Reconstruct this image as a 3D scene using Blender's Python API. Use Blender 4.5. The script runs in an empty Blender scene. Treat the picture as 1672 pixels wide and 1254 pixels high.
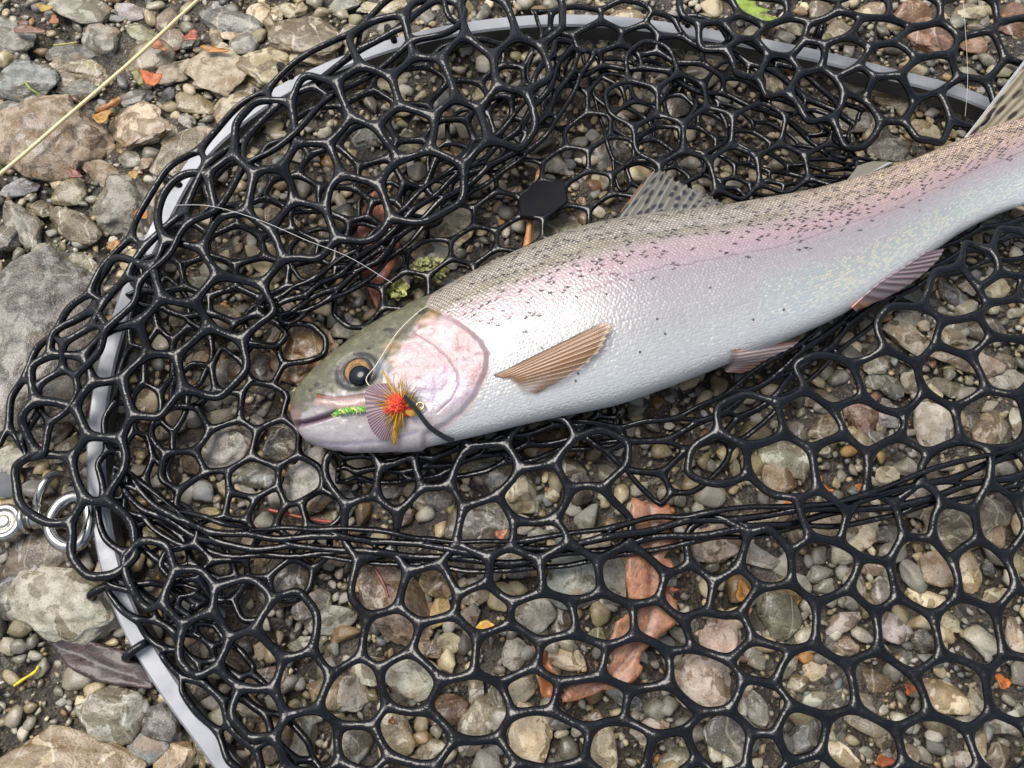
import bpy, math, random
import numpy as np
from mathutils import Vector, Matrix, noise
from mathutils.geometry import delaunay_2d_cdt
from mathutils.bvhtree import BVHTree

random.seed(7); rng = np.random.default_rng(11)
sc = bpy.context.scene
col = sc.collection

# ------------------------------------------------------------------ camera
TILT = math.radians(20); DIST = 0.458; LENS = 30.0
cam_d = bpy.data.cameras.new('camera'); cam = bpy.data.objects.new('camera', cam_d); col.objects.link(cam)
CAM = Vector((0, -math.sin(TILT) * DIST, math.cos(TILT) * DIST + 0.02))
cam.location = CAM; cam.rotation_euler = (TILT, 0, 0)
cam_d.lens = LENS; cam_d.sensor_width = 36; cam_d.clip_start = 0.01; cam_d.clip_end = 200
sc.camera = cam
# ------------------------------------------------------------------ sky, sun, exposure
SUN_EL, SUN_AZ = math.radians(67), math.radians(-50)      # azimuth from +Y towards +X
w = bpy.data.worlds.new('World'); sc.world = w; w.use_nodes = True
nt = w.node_tree; nt.nodes.clear()
sky = nt.nodes.new('ShaderNodeTexSky'); sky.sky_type = 'NISHITA'; sky.sun_disc = False
sky.sun_elevation = SUN_EL; sky.sun_rotation = SUN_AZ; sky.air_density = 1.0; sky.dust_density = 4.0; sky.ozone_density = 1.0
bgn = nt.nodes.new('ShaderNodeBackground'); bgn.inputs[1].default_value = 0.11
won = nt.nodes.new('ShaderNodeOutputWorld')
hsv = nt.nodes.new('ShaderNodeHueSaturation'); hsv.inputs['Saturation'].default_value = 0.62   # thin cloud: a paler blue
nt.links.new(sky.outputs[0], hsv.inputs['Color']); nt.links.new(hsv.outputs[0], bgn.inputs[0]); nt.links.new(bgn.outputs[0], won.inputs[0])
sd = bpy.data.lights.new('sun', 'SUN'); sd.energy = 1.5; sd.angle = math.radians(34); sd.color = (1, 0.96, 0.9)
so = bpy.data.objects.new('sun', sd); col.objects.link(so)
so.rotation_euler = Vector((-math.sin(SUN_AZ) * math.cos(SUN_EL), -math.cos(SUN_AZ) * math.cos(SUN_EL), -math.sin(SUN_EL))).to_track_quat('-Z', 'Y').to_euler()
vs = sc.view_settings; vs.view_transform = 'Standard'; vs.look = 'None'; vs.gamma = 1; vs.exposure = 0.92; vs.use_curve_mapping = False

# ------------------------------------------------------------------ helpers
CT, ST = math.cos(TILT), math.sin(TILT); TH = 18.0 / LENS
def rays(px, py):
    x = (np.asarray(px, float) - 836) / 836 * TH; y = (627 - np.asarray(py, float)) / 836 * TH
    return np.stack([x, y * CT + ST, y * ST - CT], -1)
def at(px, py, z):                      # the place at height z (metres) that the photo shows at px, py
    d = rays(px, py); k = (z - CAM.z) / d[..., 2]
    return np.array(CAM) + d * k[..., None]
def lin(r, g, b):
    c = np.array([r, g, b], float) / 255
    return np.where(c <= 0.04045, c / 12.92, ((c + 0.055) / 1.055) ** 2.4)
def tag(o, label=None, cat=None, group=None, kind=None):
    if label: o['label'] = label
    if cat: o['category'] = cat
    if group: o['group'] = group
    if kind: o['kind'] = kind
    return o
def empty(name, loc):
    o = bpy.data.objects.new(name, None); o.location = Vector(loc); o.empty_display_size = 0.02; col.objects.link(o); return o
def mesh_data(name, V, F, mat, smooth=True, colors=None, extra=None):
    m = bpy.data.meshes.new(name)
    V = np.asarray(V, dtype=np.float32).reshape(-1, 3)
    if isinstance(F, np.ndarray):
        nf, k = F.shape
        m.vertices.add(len(V)); m.vertices.foreach_set('co', V.ravel())
        m.loops.add(nf * k); m.loops.foreach_set('vertex_index', F.astype(np.int32).ravel())
        m.polygons.add(nf); m.polygons.foreach_set('loop_start', np.arange(0, nf * k, k, dtype=np.int32))
        m.update(calc_edges=True); m.validate()
    else:
        m.from_pydata([tuple(map(float, v)) for v in V], [], [tuple(map(int, f)) for f in F]); m.update()
    if smooth and len(m.polygons): m.polygons.foreach_set('use_smooth', np.ones(len(m.polygons), bool))
    if colors is not None:
        a = m.color_attributes.new('tint', 'FLOAT_COLOR', 'POINT')
        c = np.ones((len(V), 4), np.float32); c[:, :3] = colors; a.data.foreach_set('color', c.ravel())
    if extra:
        for k_, v_ in extra.items():
            a = m.attributes.new(k_, 'FLOAT', 'POINT'); a.data.foreach_set('value', np.asarray(v_, np.float32).ravel())
    if mat: m.materials.append(mat)
    return m
def obj(name, m, parent=None, loc=None):
    o = bpy.data.objects.new(name, m); col.objects.link(o)
    if parent: 
        o.parent = parent; o.location = -parent.location
    if loc is not None: o.location = Vector(loc)
    return o
class MB:                               # collects tubes and surfaces, built as ONE mesh
    def __init__(s): s.V = []; s.F = []; s.C = []; s.n = 0
    def add(s, V, F, c=(1, 1, 1)):
        V = np.asarray(V, float).reshape(-1, 3)
        s.V.append(V); s.F += [tuple(int(i) + s.n for i in f) for f in F]
        c = np.asarray(c, float); s.C.append(np.tile(c, (len(V), 1)) if c.ndim == 1 else c); s.n += len(V)
    def tube(s, pts, r, n=8, c=(1, 1, 1), caps=True):
        pts = np.asarray(pts, float); L = len(pts); r = np.broadcast_to(np.asarray(r, float), (L,))
        t = np.gradient(pts, axis=0); t /= np.linalg.norm(t, axis=1)[:, None] + 1e-12
        up = np.array([0, 0, 1.0]) if abs(t[0][2]) < 0.9 else np.array([1.0, 0, 0])
        V = []
        x = np.cross(t[0], up); x /= np.linalg.norm(x)
        for i in range(L):
            x = x - t[i] * np.dot(x, t[i]); x /= np.linalg.norm(x) + 1e-12; y = np.cross(t[i], x)
            a = np.arange(n) / n * 2 * np.pi
            V.append(pts[i] + r[i] * (np.cos(a)[:, None] * x + np.sin(a)[:, None] * y))
        V = np.concatenate(V); F = []
        for i in range(L - 1):
            for k in range(n):
                k2 = (k + 1) % n; F.append((i * n + k, i * n + k2, (i + 1) * n + k2, (i + 1) * n + k))
        if caps: F.append(tuple(range(n))[::-1]); F.append(tuple((L - 1) * n + k for k in range(n)))
        c = np.asarray(c, float)
        if c.ndim == 2: c = np.repeat(c, n, axis=0)
        s.add(V, F, c)
    def build(s, name, mat, parent=None, smooth=True):
        V = np.concatenate(s.V); C = np.concatenate(s.C)
        return obj(name, mesh_data(name, V, s.F, mat, smooth, C), parent)
def catmull(P, n, closed=False):
    P = np.asarray(P, float); L = len(P)
    t = np.linspace(0, L if closed else L - 1, n, endpoint=not closed); i = np.floor(t).astype(int)
    if not closed: i = np.minimum(i, L - 2)
    f = (t - i)[:, None]
    g = (lambda k: P[k % L]) if closed else (lambda k: P[np.clip(k, 0, L - 1)])
    a, b, c, d = g(i - 1), g(i), g(i + 1), g(i + 2)
    return 0.5 * (2 * b + (c - a) * f + (2 * a - 5 * b + 4 * c - d) * f ** 2 + (3 * b - a - 3 * c + d) * f ** 3)
def T(ox, oy, L, s=2.9857): return [(ox + x / s, oy + y / s) for x, y in L]
def smooth01(x): x = np.clip(x, 0, 1); return x * x * (3 - 2 * x)
def hash2(i, j, k=0):
    v = np.sin(i * 127.1 + j * 311.7 + k * 74.7) * 43758.5453; return v - np.floor(v)
def vnoise(x, y, seed=0):
    xi, yi = np.floor(x), np.floor(y); fx, fy = smooth01(x - xi), smooth01(y - yi)
    return (hash2(xi, yi, seed) * (1 - fx) + hash2(xi + 1, yi, seed) * fx) * (1 - fy) + (hash2(xi, yi + 1, seed) * (1 - fx) + hash2(xi + 1, yi + 1, seed) * fx) * fy
def poly_sd(x, y, poly):                # signed distance to a closed outline, positive inside
    P = np.asarray(poly, float); d = np.full(x.shape, 1e9); ins = np.zeros(x.shape, bool)
    for a, b in zip(P, np.roll(P, -1, axis=0)):
        ex, ey = b - a; wx, wy = x - a[0], y - a[1]
        h = np.clip((wx * ex + wy * ey) / (ex * ex + ey * ey + 1e-12), 0, 1)
        d = np.minimum(d, np.hypot(wx - ex * h, wy - ey * h))
        c = ((a[1] > y) != (b[1] > y)) & (x < (b[0] - a[0]) * (y - a[1]) / (b[1] - a[1] + 1e-12) + a[0]); ins ^= c
    return np.where(ins, d, -d)
def line_d(x, y, line):
    P = np.asarray(line, float); d = np.full(x.shape, 1e9)
    for a, b in zip(P[:-1], P[1:]):
        ex, ey = b - a; wx, wy = x - a[0], y - a[1]
        h = np.clip((wx * ex + wy * ey) / (ex * ex + ey * ey + 1e-12), 0, 1); d = np.minimum(d, np.hypot(wx - ex * h, wy - ey * h))
    return d

# ------------------------------------------------------------------ materials
class NT:
    def __init__(s, name):
        s.m = bpy.data.materials.new(name); s.m.use_nodes = True; s.t = s.m.node_tree; s.t.nodes.clear()
        s.out = s.n('ShaderNodeOutputMaterial'); s.b = s.n('ShaderNodeBsdfPrincipled'); s.l(s.b.outputs[0], s.out.inputs[0])
    def n(s, k, **kw):
        x = s.t.nodes.new(k)
        for a, b in kw.items(): setattr(x, a, b)
        return x
    def l(s, a, b): s.t.links.new(a, b)
    def set(s, **kw):
        for k, v in kw.items(): s.b.inputs[k.replace('_', ' ')].default_value = v
    def noise(s, scale, detail=4, rough=0.55, vec=None, dist=0.0):
        x = s.n('ShaderNodeTexNoise'); x.inputs['Scale'].default_value = scale; x.inputs['Detail'].default_value = detail
        x.inputs['Roughness'].default_value = rough; x.inputs['Distortion'].default_value = dist
        if vec is not None: s.l(vec, x.inputs['Vector'])
        return x.outputs['Fac']
    def ramp(s, fac, a, b, lo=0.0, hi=1.0):
        x = s.n('ShaderNodeMapRange'); x.interpolation_type = 'SMOOTHSTEP'
        for k, v in zip(('From Min', 'From Max', 'To Min', 'To Max'), (a, b, lo, hi)): x.inputs[k].default_value = v
        s.l(fac, x.inputs['Value']); return x.outputs[0]
    def math(s, op, a, b=None):
        x = s.n('ShaderNodeMath', operation=op)
        for i, v in enumerate((a, b)):
            if v is None: continue
            if isinstance(v, (int, float)): x.inputs[i].default_value = v
            else: s.l(v, x.inputs[i])
        return x.outputs[0]
    def mix(s, fac, a, b, mode='MIX'):
        x = s.n('ShaderNodeMix', data_type='RGBA', blend_type=mode)
        for i, v in ((0, fac), (6, a), (7, b)):
            if isinstance(v, (int, float)): x.inputs[i].default_value = v
            elif isinstance(v, (tuple, list, np.ndarray)): x.inputs[i].default_value = (*map(float, v), 1)
            else: s.l(v, x.inputs[i])
        return x.outputs[2]
    def bump(s, h, strength=0.5, dist=0.001):
        x = s.n('ShaderNodeBump'); x.inputs['Strength'].default_value = strength; x.inputs['Distance'].default_value = dist
        s.l(h, x.inputs['Height']); s.l(x.outputs[0], s.b.inputs['Normal']); return x
    def tint(s):
        x = s.n('ShaderNodeAttribute'); x.attribute_name = 'tint'; return x.outputs['Color']
def stone_material():
    s = NT('river_stone'); oi = s.n('ShaderNodeObjectInfo'); tc = s.n('ShaderNodeTexCoord')
    geo = s.n('ShaderNodeNewGeometry')
    va = s.n('ShaderNodeVectorMath', operation='ADD'); s.l(geo.outputs['Position'], va.inputs[0])
    rv = s.n('ShaderNodeCombineXYZ')
    s.l(s.math('MULTIPLY', oi.outputs['Random'], 37.0), rv.inputs[0]); s.l(s.math('MULTIPLY', oi.outputs['Random'], 91.0), rv.inputs[1])
    s.l(rv.outputs[0], va.inputs[1]); P = va.outputs[0]
    c = oi.outputs['Color']
    n1 = s.noise(130, 5, 0.6, P); n2 = s.noise(900, 3, 0.6, P); n3 = s.noise(85, 3, 0.5, P, 0.6)
    c = s.mix(s.ramp(n1, 0.38, 0.62), s.mix(1.0, c, (0.72, 0.69, 0.64), 'MULTIPLY'), s.mix(0.22, c, (0.62, 0.58, 0.5)))
    c = s.mix(s.ramp(n2, 0.55, 0.72, 0, 0.5), c, (0.55, 0.52, 0.46))
    c = s.mix(s.ramp(n2, 0.44, 0.30, 0, 0.6), c, (0.05, 0.045, 0.04))
    stain = s.noise(45, 3, 0.5, P)
    c = s.mix(s.ramp(stain, 0.56, 0.72, 0, 0.55), c, (0.20, 0.105, 0.035))
    # pale mineral veins
    wv = s.n('ShaderNodeTexWave'); wv.inputs['Scale'].default_value = 22; wv.inputs['Distortion'].default_value = 9; wv.inputs['Detail'].default_value = 3; s.l(P, wv.inputs['Vector'])
    vein = s.math('MULTIPLY', s.ramp(wv.outputs['Fac'], 0.975, 0.995), s.ramp(oi.outputs['Random'], 0.55, 0.6))
    c = s.mix(s.math('MULTIPLY', vein, 0.6), c, (0.6, 0.57, 0.5))
    # wet film: patches whose size differs from stone to stone
    thr = s.math('MULTIPLY_ADD', oi.outputs['Random'], -0.22); s.t.nodes[-1].inputs[2].default_value = 0.60
    wetv = s.math('SUBTRACT', n3, thr); wet = s.ramp(wetv, -0.006, 0.012)
    c = s.mix(wet, c, s.mix(1.0, c, (0.50, 0.45, 0.37), 'MULTIPLY'))
    s.l(c, s.b.inputs['Base Color'])
    s.l(s.math('ADD', s.ramp(wet, 0, 1, 0.64, 0.17), s.math('MULTIPLY', n2, 0.14)), s.b.inputs['Roughness'])
    s.l(s.ramp(wet, 0, 1, 0.0, 0.3), s.b.inputs['Coat Weight']); s.b.inputs['Coat Roughness'].default_value = 0.1
    h = s.math('ADD', s.math('MULTIPLY', n1, 1.0), s.math('MULTIPLY', n2, 0.22))
    s.bump(h, 0.8, 0.0022); return s.m
def gravel_material():
    s = NT('gravel'); geo = s.n('ShaderNodeNewGeometry'); P = geo.outputs['Position']
    n2 = s.noise(1300, 3, 0.6, P); n3 = s.noise(70, 3, 0.5, P)
    c = s.mix(s.ramp(n2, 0.35, 0.7, 0, 0.6), s.tint(), s.mix(1.0, s.tint(), (0.5, 0.47, 0.42), 'MULTIPLY'))
    wet = s.ramp(n3, 0.40, 0.52); c = s.mix(wet, c, s.mix(1.0, c, (0.72, 0.68, 0.6), 'MULTIPLY'))
    s.l(c, s.b.inputs['Base Color']); s.l(s.ramp(wet, 0, 1, 0.6, 0.2), s.b.inputs['Roughness']); s.bump(n2, 0.4, 0.0006); return s.m
def ground_material():
    s = NT('wet_silt'); geo = s.n('ShaderNodeNewGeometry'); P = geo.outputs['Position']
    n1 = s.noise(40, 6, 0.6, P); n2 = s.noise(420, 5, 0.7, P); n3 = s.noise(1500, 2, 0.6, P)
    c = s.mix(s.ramp(n1, 0.35, 0.65), (0.098, 0.080, 0.065), (0.21, 0.175, 0.14))
    c = s.mix(s.ramp(n2, 0.52, 0.7), c, (0.32, 0.285, 0.235)); c = s.mix(s.ramp(n3, 0.6, 0.75, 0, 0.7), c, (0.30, 0.23, 0.15))
    vo = s.n('ShaderNodeTexVoronoi'); vo.inputs['Scale'].default_value = 620; s.l(P, vo.inputs['Vector']); sp = s.n('ShaderNodeSeparateColor'); s.l(vo.outputs['Color'], sp.inputs[0])
    g = s.mix(sp.outputs[0], (0.05, 0.04, 0.032), (0.36, 0.30, 0.22)); c = s.mix(s.math('MULTIPLY', s.ramp(sp.outputs[1], 0.35, 0.6), s.ramp(vo.outputs['Distance'], 0.55, 0.3)), c, g)
    n3 = s.math('SUBTRACT', n3, s.math('MULTIPLY', vo.outputs['Distance'], 1.2))
    v2 = s.n('ShaderNodeTexVoronoi'); v2.inputs['Scale'].default_value = 130; s.l(P, v2.inputs['Vector']); s2 = s.n('ShaderNodeSeparateColor'); s.l(v2.outputs['Color'], s2.inputs[0])
    g2 = s.mix(s2.outputs[0], (0.09, 0.08, 0.07), (0.34, 0.31, 0.25)); c = s.mix(s.math('MULTIPLY', s.ramp(s2.outputs[1], 0.45, 0.5), s.ramp(v2.outputs['Distance'], 0.5, 0.42)), c, g2)
    s.l(c, s.b.inputs['Base Color']); s.l(s.ramp(n1, 0.3, 0.7, 0.25, 0.65), s.b.inputs['Roughness'])
    s.bump(s.math('ADD', n2, s.math('MULTIPLY', n3, 0.5)), 1.0, 0.006); return s.m
def rubber_material():
    s = NT('black_rubber'); geo = s.n('ShaderNodeNewGeometry'); P = geo.outputs['Position']
    n = s.noise(300, 2, 0.5, P); n2 = s.noise(95, 3, 0.5, P)
    s.l(s.mix(s.ramp(n2, 0.4, 0.7), (0.002, 0.0023, 0.003), (0.0045, 0.005, 0.007)), s.b.inputs['Base Color'])
    s.l(s.ramp(n, 0.35, 0.68, 0.07, 0.30), s.b.inputs['Roughness']); s.set(IOR=1.42)
    s.bump(s.math('ADD', n2, s.math('MULTIPLY', n, 0.55)), 0.5, 0.0014); return s.m
def vcol_material(name, rough=0.5, bump=0.0, bscale=900, spec=0.5, coat=0.0, metal=0.0, trans=0.0, mott=0.0):
    s = NT(name); c = s.tint(); geo = s.n('ShaderNodeNewGeometry'); P = geo.outputs['Position']
    if mott:
        n1 = s.noise(230, 5, 0.65, P); c = s.mix(s.ramp(n1, 0.4, 0.68, 0, mott), c, s.mix(1.0, c, (0.35, 0.27, 0.22), 'MULTIPLY'))
    s.l(c, s.b.inputs['Base Color'])
    s.set(Roughness=rough, Metallic=metal, Specular_IOR_Level=spec, Coat_Weight=coat, Coat_Roughness=0.12)
    if bump: s.bump(s.noise(bscale, 4, 0.6, P), bump, 0.001)
    if trans:
        tl = s.n('ShaderNodeBsdfTranslucent'); s.l(c, tl.inputs[0]); mx = s.n('ShaderNodeMixShader'); mx.inputs[0].default_value = trans
        s.l(s.b.outputs[0], mx.inputs[1]); s.l(tl.outputs[0], mx.inputs[2]); s.l(mx.outputs[0], s.out.inputs[0])
    return s.m
def skin_material():
    s = NT('trout_skin'); s.l(s.tint(), s.b.inputs['Base Color'])
    a = s.n('ShaderNodeAttribute'); a.attribute_name = 'gloss'
    s.l(s.ramp(a.outputs['Fac'], 0, 1, 0.5, 0.30), s.b.inputs['Roughness']); s.l(s.math('MULTIPLY', a.outputs['Fac'], 0.30), s.b.inputs['Metallic'])
    s.set(Coat_Weight=0.14, Coat_Roughness=0.16, Specular_IOR_Level=0.5)
    geo = s.n('ShaderNodeNewGeometry'); s.bump(s.noise(1500, 2, 0.5, geo.outputs['Position']), 0.25, 0.0004); return s.m
def fin_material():
    s = NT('fin_membrane'); s.l(s.tint(), s.b.inputs['Base Color']); s.set(Roughness=0.36, Coat_Weight=0.15)
    a = s.n('ShaderNodeAttribute'); a.attribute_name = 'opacity'; s.l(a.outputs['Fac'], s.b.inputs['Alpha']); return s.m
def metal_material(name, base, rough, metal=1.0, nscale=300, relief=0.15):
    s = NT(name); geo = s.n('ShaderNodeNewGeometry'); n = s.noise(nscale, 4, 0.6, geo.outputs['Position'])
    s.l(s.mix(s.ramp(n, 0.3, 0.7), tuple(np.array(base) * 0.86), base), s.b.inputs['Base Color']); s.set(Metallic=metal)
    s.l(s.ramp(n, 0.3, 0.7, rough * 0.75, rough * 1.3), s.b.inputs['Roughness']); s.bump(n, relief, 0.0004); return s.m
M_STONE, M_GRAVEL, M_GROUND, M_RUBBER = stone_material(), gravel_material(), ground_material(), rubber_material()
M_PLATE = vcol_material('matt_rubber', 0.6, 0.05, 700, 0.1)
M_SKIN, M_FIN = skin_material(), fin_material()
M_LEAF = vcol_material('dead_leaf', 0.42, 0.5, 700, 0.5, 0.25, 0, 0.12, 0.75)
M_HAIR = vcol_material('dyed_fibre', 0.5, 0, 0, 0.4, 0, 0, 0.15)
M_LINE = vcol_material('line_coating', 0.35, 0.2, 1200)
M_WOOD = vcol_material('wet_wood', 0.4, 0.5, 900, 0.5, 0.2, 0, 0, 0.4)
M_ALU = metal_material('anodised_aluminium', (0.28, 0.29, 0.31), 0.5, 0.35, 60, 0.03)
M_ALU_DARK = metal_material('dark_grey_metal', (0.075, 0.08, 0.088), 0.4, 0.3)
M_STEEL = metal_material('polished_steel', (0.42, 0.41, 0.38), 0.24, 1.0, 500)
M_EYE = vcol_material('eye_surface', 0.14, 0, 0, 0.5, 0.3); M_PUPIL = vcol_material('pupil_surface', 0.1, 0, 0, 0.35)

# ------------------------------------------------------------------ the ground
def build_ground():
    half = np.concatenate([np.linspace(0, 0.62, 150), [0.7, 0.85, 1.1, 1.6, 2.6, 5, 10, 20]])
    xs = np.concatenate([-half[:0:-1], half]); n = len(xs)
    X, Y = np.meshgrid(xs, xs)
    Z = 0.006 * (vnoise(X * 45, Y * 45, 1) - 0.5) + 0.004 * (vnoise(X * 150, Y * 150, 2) - 0.5) - 0.001
    V = np.stack([X, Y, Z], -1).reshape(-1, 3); i = np.arange(n - 1)
    A = (i[:, None] * n + i[None, :]).ravel(); F = np.stack([A, A + 1, A + n + 1, A + n], -1)
    tag(obj('ground', mesh_data('ground', V, F, M_GROUND)), kind='structure')
build_ground()

# ------------------------------------------------------------------ stones
def ico(sub):
    import bmesh
    bm = bmesh.new(); bmesh.ops.create_icosphere(bm, subdivisions=sub, radius=1.0)
    V = np.array([v.co[:] for v in bm.verts]); F = np.array([[v.index for v in f.verts] for f in bm.faces]); bm.free(); return V, F
ICO4, ICO5, ICO3, ICO2, ICO1 = ico(4), ico(5), ico(3), ico(2), ico(1)
def fbm(V, sc_, seed, octv=3):
    o = Vector((seed * 3.17, seed * 1.31, seed * 7.7))
    return np.array([noise.fractal(Vector(v) * sc_ + o, 1.0, 2.0, octv) for v in V])
def stone_shape(seed, angular, base=ICO4):
    r = np.random.default_rng(seed); V = base[0].copy()
    for k in range(r.integers(5, 9)):
        nrm = r.normal(size=3); nrm[2] *= 0.6; nrm /= np.linalg.norm(nrm); h = r.uniform(0.46, 0.80) if angular else r.uniform(0.66, 0.92)
        d = V @ nrm - h; V = V - nrm * (np.where(d > 0, d, 0) * (0.92 if angular else 0.7))[:, None]
    rad = 1 + fbm(base[0], 1.1, seed) * (0.20 if angular else 0.14) + fbm(base[0], 3.2, seed + 50) * (0.07 if angular else 0.035)
    V = V * rad[:, None]
    V -= (V.max(0) + V.min(0)) / 2; V /= (V.max(0) - V.min(0)) / 2
    return V
SHAPES = [mesh_data('stone', stone_shape(i, i % 2 == 0), ICO4[1], M_STONE) for i in range(22)]
BIGSHAPES = [mesh_data('stone', stone_shape(100 + i, i % 2 == 0, ICO5), ICO5[1], M_STONE) for i in range(8)]
PAL = {'grey': ((130, 127, 117), 'grey'), 'pale': ((156, 151, 137), 'pale grey'), 'dark': ((88, 86, 79), 'dark grey'), 'slate': ((112, 114, 113), 'blue-grey'),
       'tan': ((160, 148, 120), 'tan'), 'beige': ((182, 168, 138), 'beige'), 'olive': ((126, 117, 92), 'olive-brown'), 'ochre': ((146, 118, 72), 'ochre'),
       'brown': ((126, 106, 80), 'brown'), 'red': ((118, 88, 68), 'reddish brown'), 'pink': ((150, 134, 116), 'pinkish tan'), 'rust': ((150, 110, 84), 'rust-coloured'),
       'orange': ((168, 122, 72), 'orange')}
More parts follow.
